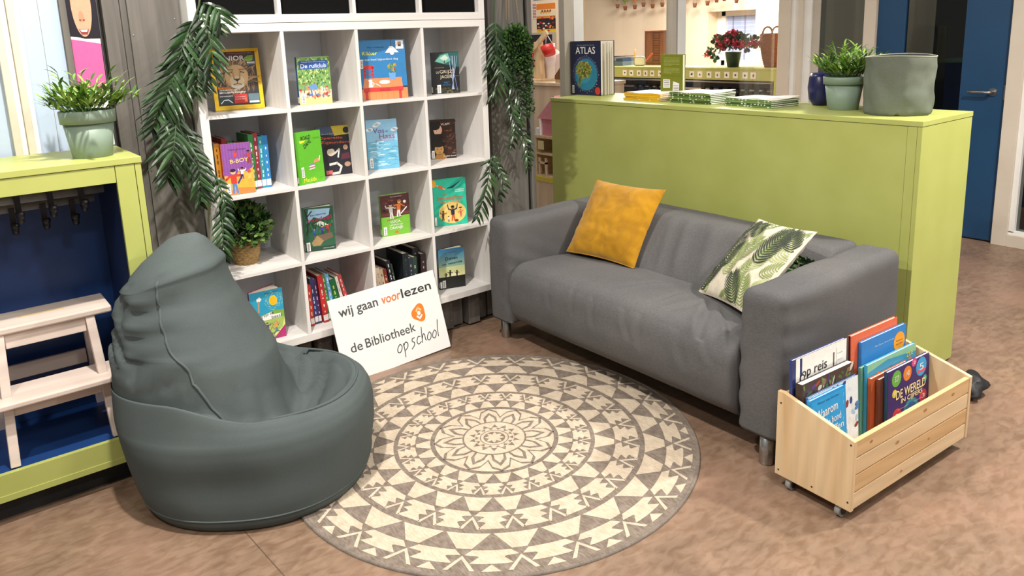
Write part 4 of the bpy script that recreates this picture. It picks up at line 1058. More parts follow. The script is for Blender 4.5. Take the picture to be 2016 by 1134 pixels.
def a_foot(P):
    P.rect(0, 0, 1, 1, I('#76b83a'), 0); P.rect(0, .47, 1, 1, I('#4f2a2c'), 1); P.rect(0, .5, 1, .56, I('#6a3a36'), 1.5); r = random.Random(14)
    for k in range(24): P.a.ell(r.uniform(.03, .97), r.uniform(.55, .95), .06, .025, (I('#5f3434'), I('#45262a'), I('#7a463c'))[k % 3], 2, 8)
    P.figure(.36, .42, .38, I('#c9c4c0'), I('#d8d4d0'), SKIN, HAIR, 3, ((-1, .9), (1, .2)), -.02); P.figure(.6, .46, .4, I('#df7a34'), I('#e8e4e0'), SKIN, HAIR2, 5, ((-1, .4), (1, -.1)), .05)
    P.ell(.84, .8, .05, WPAPER, 4); P.line([(.7, .52), (.9, .66)], .03, I('#efe9e2'), 5); P.line([(.2, .38), (.7, .44)], .014, I('#8a3a2a'), 3)
    P.text('Gerard van Gemert', .55, .95, .4, .02, I('#f0e8e4')); P.text('LUCA,', .5, .335, .36, .075, WPAPER, 0, 0, .0009); P.text('SUPPORTER VAN', .5, .255, .46, .035, WPAPER, 0, 0, .0005); P.text('ORANJE', .5, .175, .46, .085, WPAPER, 0, 0, .0009); P.poly([(.44, .05), (.58, .05), (.56, .1), (.46, .1)], I('#e8642c'), 3); P.code(.06, .03, .11, .2)
def a_teal(P):
    P.rect(0, 0, 1, 1, I('#2cc0a0'), 0); P.ell(.55, .27, .42, I('#f3d27a'), 1, .23, 40); P.ell(.02, .92, .08, I('#f0a82c'), 2, .08)
    P.a.ell(.24, .83, .13, .03, I('#e0703c'), 3, 14, -.25); P.ell(.14, .87, .03, SKIN, 4); P.line([(.3, .8), (.36, .78)], .02, I('#efe6d8'), 4)
    P.poly([(.44, .8), (.62, .86), (.88, .95), (.7, .85), (.6, .79)], I('#17406a'), 3); P.line([(.44, .8), (.56, .82)], .02, I('#17406a'), 3); P.rect(.66, .74, .95, .77, I('#9fe0d0'), 2); P.rect(.66, .7, .95, .73, I('#9fe0d0'), 2)
    P.text('Help!', .36, .675, .14, .03, I('#d8583a')); P.text('boswachter', .52, .6, .8, .085, I('#d8623a'), 0, .1, .0009); P.text('een', .26, .5, .13, .035, I('#e08a4a'), 0, 0, .0004); P.text('YOUTUBER', .57, .5, .5, .06, I('#e8a860'), 0, 0, .0008)
    P.figure(.56, .1, .32, I('#2a2f52'), I('#d8602c'), BRSK, BLACK, 4, ((-1, 1.6), (1, 1.6))); P.figure(.25, .12, .2, I('#6a3a2a'), I('#4a2a24'), BRSK, HAIR, 4, ((-1, .9), (1, .6)), .02); P.figure(.8, .16, .17, I('#e0705a'), I('#e07a5a'), I('#e8a890'), I('#d85a4a'), 4); P.ell(.8, .56 - .2, .05, BLACK, 4, .012); P.ell(.66, .09, .06, I('#8a3a24'), 4, .03); P.figure(.42, .08, .12, I('#f0e8d8'), I('#4a6aa8'), SKIN, HAIR, 4)
    P.rect(0, .02, .06, .2, WPAPER, 6)
def a_wij(P):
    P.rect(0, 0, 1, 1, I('#2f9fc4'), 0); P.rect(0, 0, 1, .5, I('#a9c464'), 1); P.poly([(0, .5), (.3, .52), (.7, .58), (1, .56), (1, .42), (0, .4)], I('#7fae4a'), 2); P.poly([(0, 0), (.4, 0), (.9, .2), (1, .4), (1, .05)], I('#dfe08a'), 2); P.rect(0, .06, .5, .24, I('#c8d88a'), 2)
    r = random.Random(21)
    for k in range(70): a = r.uniform(0, 2 * PI); d = r.uniform(.14, .3); P.line([(.7 + d * math.cos(a), .78 + d * .62 * math.sin(a)), (.7 + d * math.cos(a + .25), .78 + d * .62 * math.sin(a + .25))], .012, (I('#7fc8dc'), I('#b8dca0'), I('#58b4d0'))[k % 3], 2)
    P.ell(.7, .78, .125, I('#f4cf2c'), 3, .1); P.ell(.7, .78, .1, I('#f0bc1c'), 4, .08); P.poly([(.2, .86), (.3, .9), (.36, .85), (.3, .8), (.22, .8)], WPAPER, 3); P.line([(.26, .8), (.24, .6)], .05, I('#b89a7a'), 3)
    for k in range(46): x, y = r.uniform(.14, .84), r.uniform(.05, .36); P.line([(x, y), (x + r.uniform(-.06, .06), y + r.uniform(-.05, .05))], .014, (I('#3a3f4a'), I('#c8503c'), I('#e8b09a'), I('#4a8a9c'), I('#b83a78'), I('#6a8a3a'))[k % 6], 4 + k % 3 * .3)
    P.figure(.3, .1, .2, I('#c84a3c'), I('#5a4a6a'), SKIN, HAIR2, 5); P.figure(.46, .16, .2, I('#5a4a7a'), I('#b83a6a'), SKIN, I('#4a4a6a'), 5); P.figure(.72, .14, .22, I('#e0a05a'), I('#3a8a9a'), SKIN, I('#e08a4a'), 5)
    for cx in (.5, .74): 
        for k in range(16): a = k * PI / 8; P.line([(cx + .1 * math.cos(a), .09 + .065 * math.sin(a)), (cx + .1 * math.cos(a + PI / 8), .09 + .065 * math.sin(a + PI / 8))], .012, I('#4a5a64'), 6)
    P.poly([(.6, 0), (1, 0), (1, .25)], I('#b5276e'), 5); P.a.poly([(.14, .475), (.62, .56), (.64, .5), (.9, .5), (.88, .42), (.5, .41), (.16, .41)], WPAPER, 4.5)
    P.text('Wij zijn de', .42, .5, .5, .06, I('#2a2438'), .14, .1, .0006); P.text('baas!', .76, .455, .3, .06, I('#2a2438'), .06, 0, .0006); P.text('Manon Sikkel', .66, .95, .4, .02, I('#1f5a78'), .02)
def a_thief(P):
    for k in range(24):
        c = [int(a + (b - a) * k / 23) for a, b in ((0xd0, 0x3f), (0xdc, 0x86), (0x9c, 0xb8))] if k > 8 else [int(a + (b - a) * k / 8) for a, b in ((0xe8, 0xd0), (0xe6, 0xdc), (0xa8, 0x9c))]
        P.rect(0, .28 + k * .03, 1, .28 + (k + 1) * .03, I('#%02x%02x%02x' % tuple(c)), 0)
    P.rect(0, 0, 1, .3, I('#1c1f1c'), 1); P.ell(.6, .3, .2, I('#f6f0c0'), .6, .1)
    for x, h_ in ((.26, .13), (.42, .19), (.68, .17)): P.figure(x, .27, h_, BLACK, BLACK, BLACK, BLACK, 3, ((-1, .6), (1, .1)), .01)
    P.text('Anna Woltz', .55, .91, .34, .022, I('#2a5a7a')); P.text('Dieven', .5, .76, .46, .075, I('#10161c'), .03, 0, .0009); P.text('op vakantie', .52, .63, .76, .065, I('#10161c'), .04, 0, .0008); P.code(.12, .03, .12, .19); P.rect(.03, .03, .1, .19, WPAPER, 6)

def face_out(label, key, bl, br, j, h, t, art, cover, lean=0, open_=0, spine=None, strip=True, roll=0, grow=0, yaw=None):
    z = cellz(j); a = at(bl[0], bl[1], 2, z); b_ = at(br[0], br[1], 2, z)
    if yaw is not None:   # seen right edge on the upright plane through the left corner
        nn = Vector((-math.sin(R(yaw)), math.cos(R(yaw)), 0)); v = b_ - CAM; b_ = CAM + v * ((a - CAM).dot(nn) / v.dot(nn)); b_.z = z
    d = b_ - a; w = d.length + grow
    rz = math.atan2(d.y, d.x); c = (a + b_) / 2; n = Vector((-math.sin(rz), math.cos(rz), 0))
    return book(label, w, h, t, c + n * t + Vector((0, 0, .0004)), rz, lean, open_, cover, spine, PAPER, art, 'books facing out on the cube shelf', 'book' if key != 'mag' else 'magazine', roll, strip, 'book' if key != 'mag' else 'magazine')
face_out('yellow-bordered magazine with a lion on the cover, top left of the cube shelf', 'mag', (425, 219), (522, 212), 0, .268, .006, a_lion, '#f2c417', 8, 0, None, False)
face_out('green garden-picture book with a blue title box and blue spine', 'b', (591, 207.5), (655, 205), 0, .218, .028, a_ruil, '#1f5a9c', yaw=-8)
face_out('big blue picture book showing a lamp over a kitchen table', 'b', (715, 198), (804, 192), 0, .283, .01, a_blue, '#2b7cb8', 3)
face_out('black book with a bundle of pale arrows on its cover', 'b', (853, 186), (906, 182.5), 0, .21, .018, a_grey, '#101214', yaw=-13)
face_out('purple and orange dance book standing before a row of upright books', 'b', (447, 386), (504, 378), 1, .22, .012, a_boy, '#e0803a', 5)
face_out('lime green hardback with a yellow title at the bottom', 'b', (590, 366), (641, 355.5), 1, .237, .018, a_lime, '#5fb52a', 3, 3)
face_out('dark book with orange lettering behind the lime green hardback', 'b', (641, 347), (690, 341.5), 1, .236, .014, a_op, '#1c1b22', 4, 0, None, True, 0, .05)
face_out('pale blue picture book of the open sea', 'b', (727, 335), (787, 329.5), 1, .246, .009, a_sea, '#7db8dc', 3, 0, None, False)
face_out('dark brown book with two shadowed faces on its cover', 'b', (850, 314), (899, 311.5), 1, .209, .013, a_dark, '#1a100d', yaw=-24)
face_out('green forest-adventure book with a red title, alone in its compartment', 'b', (602, 497.5), (662, 491.5), 2, .214, .018, a_raad, '#1f3f33', 0, 14, yaw=-15)
face_out('half green half maroon football book with white block title', 'b', (753, 467), (809, 460.5), 2, .212, .022, a_foot, '#6fb234', 0, 5, yaw=-9)
face_out('turquoise book with a yellow disc of dancing people', 'b', (857, 447), (921, 439.5), 2, .25, .01, a_teal, '#2cc0a0', 3, 8, None, False)
face_out('blue and green crayon-drawn book with a yellow sun on the bottom row', 'b', (500, 677), (564, 661), 3, .236, .022, a_wij, '#a5286c', 0, 26, '#7a2a6a')
face_out('blue to black book with three running silhouettes on the bottom row', 'b', (866, 571), (917, 566.5), 3, .222, .014, a_thief, '#1c2a3a', 0, 16, yaw=-16)
# clear stand under the magazine
CLEAR = glassmat('clear_acrylic', (.96, .97, .97), .6)
a = at(419, 221, 2, cellz(0)); t = thing('magazine_stand', 'clear acrylic stand holding the yellow-bordered magazine', 'stand', (a.x + .105, a.y - .02, cellz(0) + .0004), -.18)
m = MB(); m.box((-.105, -.018, 0), (.105, .12, .003), CLEAR); m.box((-.105, -.018, .003), (.105, -.015, .018), CLEAR); m.build('tray', t)
m = MB(); m.box((-.1, .05, .003), (.1, .053, .26), CLEAR, Matrix.Rotation(R(-8), 3, 'X'), (0, .05, .003)); m.build('back_plate', t)

# rows of spine-out books
def spine_row(x, y0, z, items, group, where, lean0=0):
    """items: thickness, height, depth, colour, lean, y-shift, words; each stands beside the last"""
    ords = ['leftmost', 'second from the left', 'third from the left', 'fourth from the left', 'fifth from the left', 'sixth from the left', 'seventh from the left', 'eighth from the left', 'ninth from the left', 'tenth from the left', 'eleventh from the left', 'twelfth from the left']
    for k, (tk, h, dp, c, ln, dy, wd, lc) in enumerate(items):
        lab = '%s book, %s %s' % (wd, ords[k] if k < len(items) - 1 else 'rightmost', where)
        root = thing('book', lab, 'book', (x, y0 + dy, z + .0004), 0, group, (0, R(ln), 0))
        if ln < 0: root.location.x = x + h * math.sin(R(-ln))
        m = MB(); cm = I(c); m.box((0, 0, 0), (.0018, dp, h), cm); m.box((tk - .0018, 0, 0), (tk, dp, h), cm); m.box((0, -.001, 0), (tk, .0015, h), cm); m.fr = lambda u, v, l: Vector((u, -.0013 - .0001 * l, v))
        r = random.Random(k * 7 + int(h * 1e4)); v = .05
        while v < h - .03:
            q = r.uniform(.004, .02); m.rect(tk * .38, v, tk * .6, v + q, I(lc), 0); v += q + r.uniform(.004, .03)
        m.build('cover', root)
        m = MB(); m.box((.002, .002, .003), (tk - .002, dp - .004, h - .004), PAPER); m.build('pages', root)
        m = MB(); m.box((.0012, -.0018, .01), (tk - .0012, -.001, .038), SPLAB); m.build('spine_label', root)

        x += tk + (.0008 if not ln else .0008) + (max(0, math.sin(R(abs(ln))) * 0) )
    return x
z = cellz(1)
its = [(.018, .226, .15, '#3c3a36', -1, .07, 'charcoal', '#a89a6a'), (.022, .222, .15, '#c98a2a', 0, .07, 'ochre', '#5a3a1a'), (.02, .215, .15, '#a9302c', 0, .08, 'brick red', '#f0d8c0'), (.021, .238, .15, '#8a2228', 0, .10, 'tall dark red', '#e8d0b0'),
       (.02, .22, .15, '#3c6a3e', 0, .09, 'forest green', '#d8e0b0'), (.019, .206, .14, '#b9b43a', 0, .085, 'short yellow-green', '#4a4a1a'), (.022, .21, .14, '#3a3258', 0, .08, 'violet', '#c8c0e0'), (.021, .207, .14, '#c9503a', 0, .08, 'orange-red', '#f4e0d0'),
       (.022, .246, .15, '#2c7a3c', 0, .075, 'tall bright green', '#d8e8c0'), (.021, .25, .15, '#8c2a3a', 0, .08, 'tall wine red', '#e8c8c0'), (.02, .232, .14, '#2a8a9c', 0, .08, 'teal', '#d0f0f0'), (.022, .234, .14, '#2f86c8', 0, .08, 'sky blue', '#e0f0ff')]
spine_row(cellx(0) + .012, .02, z, its, 'upright books behind the dance book', 'behind the purple dance book')
z = cellz(3)
its = [(.021, .212, .15, '#b8283a', -2, .04, 'crimson', '#f0d0c8'), (.02, .205, .15, '#c43a2e', -2, .04, 'scarlet', '#f4e8d8'), (.018, .232, .15, '#2e3a6a', -3, .05, 'navy', '#d0d8f0'), (.016, .225, .15, '#4a2a5a', -3, .05, 'plum', '#e0d0e8'),
       (.026, .24, .15, '#c42f34', -4, .04, 'wide red', '#f4e0d0'), (.016, .236, .15, '#4a8a4a', -5, .05, 'leaf green', '#e0f0d0'), (.018, .236, .15, '#6aa8d8', -6, .05, 'light blue', '#f0f8ff'), (.03, .205, .15, '#1f6a3a', -9, .05, 'thick green', '#c8d85a'),
       (.014, .215, .15, '#ece4dc', -11, .05, 'white', '#8a8a8a'), (.018, .222, .15, '#c84a4a', -13, .05, 'coral red', '#f8e0d8')]
spine_row(cellx(1) + .008, .05, z, its, 'upright books left of the sign board', 'of the row behind the sign\'s left edge')
its = [(.016, .2, .14, '#6a94c0', -6, .06, 'pale blue', '#f0f4f8'), (.018, .215, .14, '#d8b89a', -7, .06, 'peach', '#6a4a3a'), (.02, .21, .14, '#e0cdb8', -7, .06, 'cream', '#a85a3a'), (.018, .2, .14, '#d8c0a0', -8, .06, 'sand', '#5a3a2a'),
       (.02, .196, .14, '#8a3a2a', -8, .06, 'russet', '#f0d8b0'), (.022, .236, .15, '#2a2a34', -9, .06, 'black-and-white', '#f0f0f0'), (.012, .215, .14, '#3c4a3a', -9, .06, 'thin moss green', '#d0d8c0')]
x = spine_row(cellx(2) + .008, .03, z, its, 'pale upright books above the sign board', 'of the pale books above the sign board')
its = [(.034, .265, .17, '#1f262b', 0, .0, 'thick black', '#3a444a'), (.022, .235, .16, '#2a323c', 0, .0, 'dark slate', '#aab4bc'), (.024, .235, .16, '#2c4038', 0, .0, 'dark green', '#c8d0a0'), (.034, .268, .17, '#1b1c1f', 0, .04, 'thick black lettered', '#8a8a8a'), (.03, .235, .15, '#3a2a2c', 0, .02, 'brown-black', '#d0b0a8')]
x = spine_row(cellx(2) + CWD - .155, .05, z, its, 'dark upright books above the sign board', 'of the dark books above the sign board')

# books in the crate
def cbook(label, lx, ly, w, h, t, art, cover, lean, rz=0, open_=0, spine=None, roll=0):
    c, s_ = math.cos(CRZ), math.sin(CRZ); X = CR.x + lx * c - ly * s_; Y = CR.y + lx * s_ + ly * c
    return book(label, w, h, t, (X, Y, CB + .0155), CRZ + R(rz), lean, open_, cover, spine, PAPER, art, 'picture books in the pine crate', 'book', roll, False)
def a_reis(P):
    P.rect(0, 0, 1, 1, WPAPER, 0); P.rect(0, 0, .06, 1, I('#26356e'), 1); P.rect(.13, .82, .17, .99, I('#26356e'), 1)
    P.text('op reis', .39, .84, .46, .105, I('#1d1d22'), 0, 0, .0006); P.text('over het', .56, .735, .16, .028, I('#6a6a70')); P.text('menselijk lichaam', .47, .66, .7, .06, I('#55565c')); P.ell(.17, .815, .045, I('#1d1d22'), 7); P.ell(.17, .815, .028, WPAPER, 7.5)
    P.rect(.74, .6, .765, .92, I('#5a4a44'), 2); P.rect(.8, .6, .806, .95, I('#b0b0b4'), 2)
    for k in range(5): P.rect(.82, .65 + .06 * k, .92, .658 + .06 * k, I('#c0c0c4'), 2)
def a_rec(P):
    P.rect(0, 0, 1, 1, I('#4a3a34'), 0); r = random.Random(31)
    for k in range(150): P.a.ell(r.uniform(.02, .98), r.uniform(.4, .98), r.uniform(.02, .06), r.uniform(.008, .03), (I('#3f6a34'), I('#a8402e'), I('#2c2624'), I('#d8c8b8'), I('#6a8a4a'), I('#5a3a7a'), I('#8a6a4a'))[k % 7], 1 + k % 5 * .3, 8, r.uniform(0, 3))
    P.text('GUINNESS', .6, .76, .74, .12, WPAPER, .02, 0, .0022); P.text('WORLD RECORDS', .6, .63, .7, .07, WPAPER, .02, 0, .0014)
def a_comic(P):
    P.rect(0, 0, 1, 1, I('#e8eef2'), 0); r = random.Random(32)
    for k in range(60): P.a.ell(r.uniform(.02, .98), r.uniform(.3, .98), .05, .03, (I('#4a86c4'), I('#dfe6ea'), I('#2c4a8a'), I('#8a3a3a'), I('#a8c4e0'))[k % 5], 1 + k % 3 * .3, 8, r.uniform(0, 3))
def a_why(P):
    P.rect(0, 0, 1, 1, I('#1f93d6'), 0); P.rect(.04, .05, .96, .97, I('#2a9fe0'), 1)
    P.text('Waarom', .44, .8, .62, .11, WPAPER, .04, 0, .0022); P.text('de hond', .62, .66, .44, .085, WPAPER, .04, 0, .001); P.text('sloffen', .66, .54, .5, .085, WPAPER, .04, 0, .001); P.text('eet', .6, .42, .26, .07, WPAPER, 0, 0, .001); P.text('Pieter van Eerden', .5, .93, .6, .026, I('#0f3f78'))
    P.ell(.72, .2, .26, I('#e58a2e'), 3, .14); P.ell(.86, .26, .05, WPAPER, 4); P.ell(.87, .26, .022, BLACK, 5)
    for x, y in ((.92, .8), (.9, .6), (.12, .6), (.93, .9), (.18, .45)): P.text('?', x, y, .03, .045, I('#8fd0f4'))
def a_orange(P):
    P.rect(0, 0, 1, 1, I('#dd6a45'), 0); P.ell(.55, .62, .3, I('#3a2a34'), 1, .24); P.rect(.06, .05, .94, .3, I('#d05a3a'), 1); P.poly([(.1, .05), (.3, .5), (.5, .2), (.7, .4), (.9, .05)], I('#8a3a44'), 2)
def a_city(P):
    P.rect(0, 0, 1, 1, I('#2a7fc8'), 0); P.rect(0, 0, 1, .55, I('#1d3f78'), 1); P.text('Max Ducos  Anne Cortey', .5, .9, .42, .018, I('#cfe0f2'))
    P.ell(.84, .84, .13, I('#f0a22e'), 3); P.text('Prenten', .84, .855, .15, .016, I('#8a4a10')); P.text('boek 2019', .84, .82, .15, .016, I('#8a4a10'))
    for x, h_, w_, c in ((.12, .3, .05, '#22305a'), (.24, .4, .06, '#2f5a98'), (.35, .34, .04, '#3a6ab0'), (.47, .44, .07, '#5fb0d8'), (.6, .4, .05, '#c8d85a'), (.7, .36, .05, '#7fc8e0'), (.86, .36, .12, '#8a4a34')):
        P.rect(x - w_, .3, x + w_, .3 + h_ * .6, I(c), 2); P.poly([(x - w_, .3 + h_ * .6), (x + w_, .3 + h_ * .6), (x, .3 + h_ * .6 + .13)], I(c), 2); P.rect(x - .008, .34, x + .008, .38, I('#f4d24a'), 3)
    r = random.Random(40)
    for k in range(24): P.ell(r.uniform(.05, .95), r.uniform(.05, .3), .012, I('#f0c84a'), 3)
def a_num(P):
    P.rect(0, 0, 1, 1, I('#36246a'), 0); P.text('DE WERELD', .55, .62, .72, .12, I('#fbe9a8'), .0, 0, .002); P.text('IN CIJFERS', .57, .5, .52, .085, I('#fbe9a8'), 0, 0, .0016)
    for x, y, r_, c, s_ in ((.2, .86, .11, '#6ab04a', '327'), (.46, .86, .1, '#e8832e', '140'), (.8, .86, .13, '#3aa0d8', '5'), (.62, .97, .06, '#d8458a', '2'), (.16, .66, .055, '#e8d23a', '8'), (.22, .32, .11, '#cc3a44', '2'), (.86, .42, .09, '#cc3a5a', '3'), (.56, .27, .2, '#2a8a9c', ''), (.8, .3, .05, '#e86a3a', '16'), (.9, .66, .05, '#4ab08a', '7')):
        P.ell(x, y, r_, I(c), 1)
        if s_: P.text(s_, x, y, r_ * .8, r_ * .7 * P.asp, WPAPER, 0, 0, .0004)
    P.ell(.56, .27, .15, I('#1f5a9c'), 2); P.a.ell(.52, .3, .07, .05, I('#5fa84a'), 3, 12, .4); P.a.ell(.62, .23, .05, .04, I('#5fa84a'), 3, 12, -.4); P.rect(.24, .4, .9, .404, I('#d8c8f0'), 2)
    P.rect(.72, .78, .9, .82, I('#e8506a'), 3)
def a_tealmap(P):
    P.rect(0, 0, 1, 1, I('#3f9cc4'), 0); P.poly([(0, .9), (.4, .96), (1, .9), (1, 1), (0, 1)], I('#8fc4a0'), 1); P.text('ZEE', .86, .9, .14, .06, I('#f0e04a'), .1, 0, .001); r = random.Random(50)
    for k in range(20): P.ell(r.uniform(.05, .95), r.uniform(.1, .85), .03, (I('#58b0d4'), I('#e08a4a'), I('#2f7fa8'))[k % 3], 1)
cbook('white book with a large black title, at the back left of the pine crate', .174, .243, .312, .41, .012, a_reis, '#2b3a78', 2)
cbook('thick colourful records book with white block letters in the pine crate', .172, .218, .30, .335, .026, a_rec, '#3a2c28', 2.5)
cbook('blue and white patterned comic behind the bright blue book in the pine crate', .18, .182, .29, .29, .01, a_comic, '#4a6aa0', 4)
cbook('bright blue question-mark book at the front left of the pine crate', .122, .162, .20, .29, .012, a_why, '#1f93d6', 5)
cbook('tall orange picture book at the back right of the pine crate', .515, .243, .305, .405, .013, a_orange, '#dd6a45', 2.5, 0, 0, '#2a2230')
cbook('blue city-skyline picture book with an orange round badge in the pine crate', .555, .227, .30, .375, .012, a_city, '#2a7fc8', 2.5)
cbook('sea green thin book behind the teal sea book in the pine crate', .515, .211, .27, .29, .01, None, '#6aa894', 2.5)
cbook('teal sea picture book behind the purple number book in the pine crate', .56, .198, .33, .30, .012, a_tealmap, '#3f9cc4', 2.5)
cbook('rust orange book with its spine showing between the purple and teal books', .52, .183, .25, .255, .013, None, '#b5552e', 2.5)
cbook('brown book with its spine showing just behind the purple number book', .545, .167, .25, .25, .013, None, '#6a3a2a', 2.5)
cbook('purple number book with coloured circles at the front of the pine crate', .59, .15, .285, .275, .014, a_num, '#36246a', 3, 0, 0, '#1f4a58')

# ------------------------------------------------------------ things on the counter
def a_atlas(P):
    P.rect(0, 0, 1, 1, I('#1d2342'), 0); P.ell(.5, .40, .43, I('#343c66'), 1, .33, 36)
    P.ell(.52, .385, .37, I('#2a7fa0'), 2, .295, 40); P.ell(.46, .42, .24, I('#3a8fac'), 2.5, .2, 30); r = random.Random(60)
    for k in range(150):
        a = r.uniform(0, 2 * PI); d = math.sqrt(r.uniform(0, 1)); P.a.ell(.45 + d * .24 * math.cos(a), .47 + d * .15 * math.sin(a), .045, .02, (I('#8f9a3a'), I('#6f8a34'), I('#a89a4a'), I('#7a7a30'), I('#b8a850'))[k % 5], 3 + k % 4 * .3, 8, r.uniform(0, 3))
    for k in range(16): P.a.ell(.3 + r.uniform(-.03, .06), .3 - .012 * k + r.uniform(-.01, .01) + .06, .04, .018, I('#7f8f3a'), 3.5, 8)
    for k in range(30): a = r.uniform(0, 2 * PI); P.ell(.47 + .2 * math.cos(a) * r.random(), .46 + .14 * math.sin(a) * r.random(), .011, I('#3a3420'), 5)
    for k in range(34): a = 2 * PI * k / 34; q = r.uniform(.0, .05); P.ell(.52 + (.38 + q) * math.cos(a), .385 + (.3 + q) * math.sin(a), .014, (I('#8fa0b8'), I('#5f7090'), I('#6a8a6a'), I('#a89a88'))[k % 4], 4, .009, 7)
    P.text('Lannoo geïllustreerde', .52, .925, .56, .024, I('#a8a878')); P.text('ATLAS', .51, .83, .64, .125, WPAPER, 0, 0, .0014); P.ell(.9, .09, .085, I('#c93a34'), 5); P.code(.06, .03, .07, .15)
a, b_ = at(1121, 186, 2, KZ), at(1180, 189.5, 2, KZ); d = b_ - a
book('dark blue atlas with a globe on its cover, standing open on the green counter', d.length, .345, .03, (a + b_) / 2 + Vector((.045, 0, .0004)), math.atan2(d.y, d.x), 0, 24, '#1d2342', None, PAPER, a_atlas, None, 'atlas', 0, False)
def a_back(P):
    P.rect(0, 0, 1, 1, I('#7c8420'), 0)
    for k in range(7): P.rect(.14, .92 - k * .028, .86 if k < 6 else .5, .928 - k * .028, I('#b4b96a'), 1)
    for k in range(5): P.rect(.14, .69 - k * .028, .86 if k < 4 else .5, .698 - k * .028, I('#b4b96a'), 1)
    P.rect(.05, .52, .95, .526, I('#5c6314'), 1); P.poly([(.12, .24), (.44, .25), (.44, .44), (.12, .44)], WPAPER, 2); P.poly([(.56, .16), (.84, .17), (.86, .36), (.58, .4)], WPAPER, 2)
    for k in range(4): P.rect(.16, .28 + k * .04, .4, .29 + k * .04, I('#5a5a5a'), 3); P.rect(.6, .2 + k * .035, .82, .21 + k * .035, I('#5a5a5a'), 3)
    P.rect(.36, .03, .62, .13, WPAPER, 2)
    for k in range(8): P.rect(.4 + k * .025, .045, .412 + k * .025, .115, BLACK, 3)
a = at(1306, 182, 0, 2.62); b_ = at(1349, 184, 0, 2.6); top = at(1306, 107, 0, 2.62)
rt = book('olive green book showing its back cover, standing on the green counter behind the magazines', (a - b_).length, top.z - KZ, .022, Vector(((a.x + b_.x) / 2, (a.y + b_.y) / 2, KZ + .0004)), math.atan2(b_.y - a.y, b_.x - a.x), 0, 0, '#7c8420', None, PAPER, a_back, None, 'book', 0, False)
def stack(label1, group, px0, px1, n, cols, tk, seed, vis):
    r = random.Random(seed); a, b_ = at(*px0, 2, KZ), at(*px1, 2, KZ); d = b_ - a; w = d.length; rz = math.atan2(d.y, d.x); c = (a + b_) / 2
    nn = Vector((-math.sin(rz), math.cos(rz), 0)); names = ['bottom', 'second from the bottom', 'third from the bottom', 'fourth from the bottom', 'fifth from the bottom', 'sixth from the bottom', 'seventh from the bottom', 'eighth from the bottom']
    for k in range(n):
        root = thing('magazine', '%s, %s in its stack' % (label1, 'top' if k == n - 1 else names[k]), 'magazine', c + Vector((0, 0, .0004 + k * tk)) + nn * r.uniform(-.004, .004), rz + r.uniform(-.03, .03), group)
        m = MB(); cm = I(cols[k % len(cols)]); m.box((-w / 2, .0, .0), (w / 2, .21, tk * .2), cm); m.box((-w / 2, .0, tk * .75), (w / 2, .21, tk * .95), cm); m.box((-w / 2, -.001, 0), (w / 2, .002, tk * .95), cm); m.build('cover', root)
        m = MB(); m.box((-w / 2 + .002, .003, tk * .22), (w / 2 - .001, .208, tk * .73), WPAPER); m.build('pages', root)
        m = MB()
        for q in range(14):
            if r.random() < vis: x = -w / 2 + w * q / 14; m.box((x + .003, -.0016, tk * .25), (x + w / 14 * r.uniform(.35, .8), -.0011, tk * .75), I('#e8e6da'))
        if m.f: m.build('spine_lettering', root)
        if k == n - 1:
            m = MB(); nx = 10; ny = 8
            vs = [(-w / 2 + w * i / nx, .21 * j / ny, tk + .0006 + .012 * (j / ny) ** 3 * (i / nx) ** 2 + .0015 * math.sin(i)) for j in range(ny + 1) for i in range(nx + 1)]
            m.add(vs, [(j * (nx + 1) + i, j * (nx + 1) + i + 1, (j + 1) * (nx + 1) + i + 1, (j + 1) * (nx + 1) + i) for j in range(ny) for i in range(nx)], I('#efe6dc'), True); m.build('curling_page', root)
stack('yellow-spined magazine', 'yellow magazines on the counter', (1229, 195.5), (1299, 200.5), 4, ['#eab41e', '#e8b83a', '#f0bc20'], .0105, 1, .1)
stack('green-spined magazine beside the yellow stack', 'left green-spined magazines on the counter', (1318, 201), (1398, 206.5), 6, ['#5a7a34', '#3f5a2c', '#7a9048'], .0095, 2, .5)
stack('green-spined magazine beside the plant pot', 'right green-spined magazines on the counter', (1427, 207), (1517, 214), 4, ['#6a8a4a', '#3f5a34', '#7a945a'], .0095, 3, .5)
# ------------------------------------------------------------ plants
POTG = mat('sage_green_plastic', '#7f9181', '#788a7a', 5, rough=.5)
GR = [mat('grass_leaf', '#789c44', '#608a36', 30, rough=.5), mat('grass_leaf_light', '#9cbc58', '#8aac4c', 30, rough=.5), mat('grass_leaf_dark', '#42682a', '#375a22', 30, rough=.5)]
def blade(mb, p, d, ln, w, m, droop=.4, n=4):
    d = Vector(d).normalized(); side = d.cross(Vector((0, 0, 1)))
    side = side.normalized() if side.length > 1e-3 else Vector((1, 0, 0))
    vs = []; q = Vector(p)
    for i in range(n + 1):
        f_ = i / n; ww = w * (math.sin(PI * (.12 + .86 * f_)) ** .9) / 2
        vs += [q - side * ww, q + side * ww]
        q = q + (d + Vector((0, 0, -droop * f_ * 1.4))).normalized() * ln / n
    mb.add(vs, [(2 * i, 2 * i + 1, 2 * i + 3, 2 * i + 2) for i in range(n)], m)
def pot(t, r0, r1, h, m, rim=.028):
    b = MB(); b.lathe([(r0, 0), (r0 + .002, .002), (r1 - .008, h - rim), (r1 - .008, h - rim)], (0, 0, 0), m, 36)
    b.lathe([(r1 - .008, h - rim), (r1, h - rim + .001), (r1 + .002, h - .002), (r1, h), (r1 - .006, h), (r1 - .008, h - .02), (0.001, h - .022)], (0, 0, 0), m, 36); b.build('pot', t)
    b = MB(); b.lathe([(r1 - .012, h - .018), (.001, h - .012)], (0, 0, 0), mat('potting_soil', '#3a2c20', '#2c2118', 60, rough=.95), 24); b.build('soil', t)
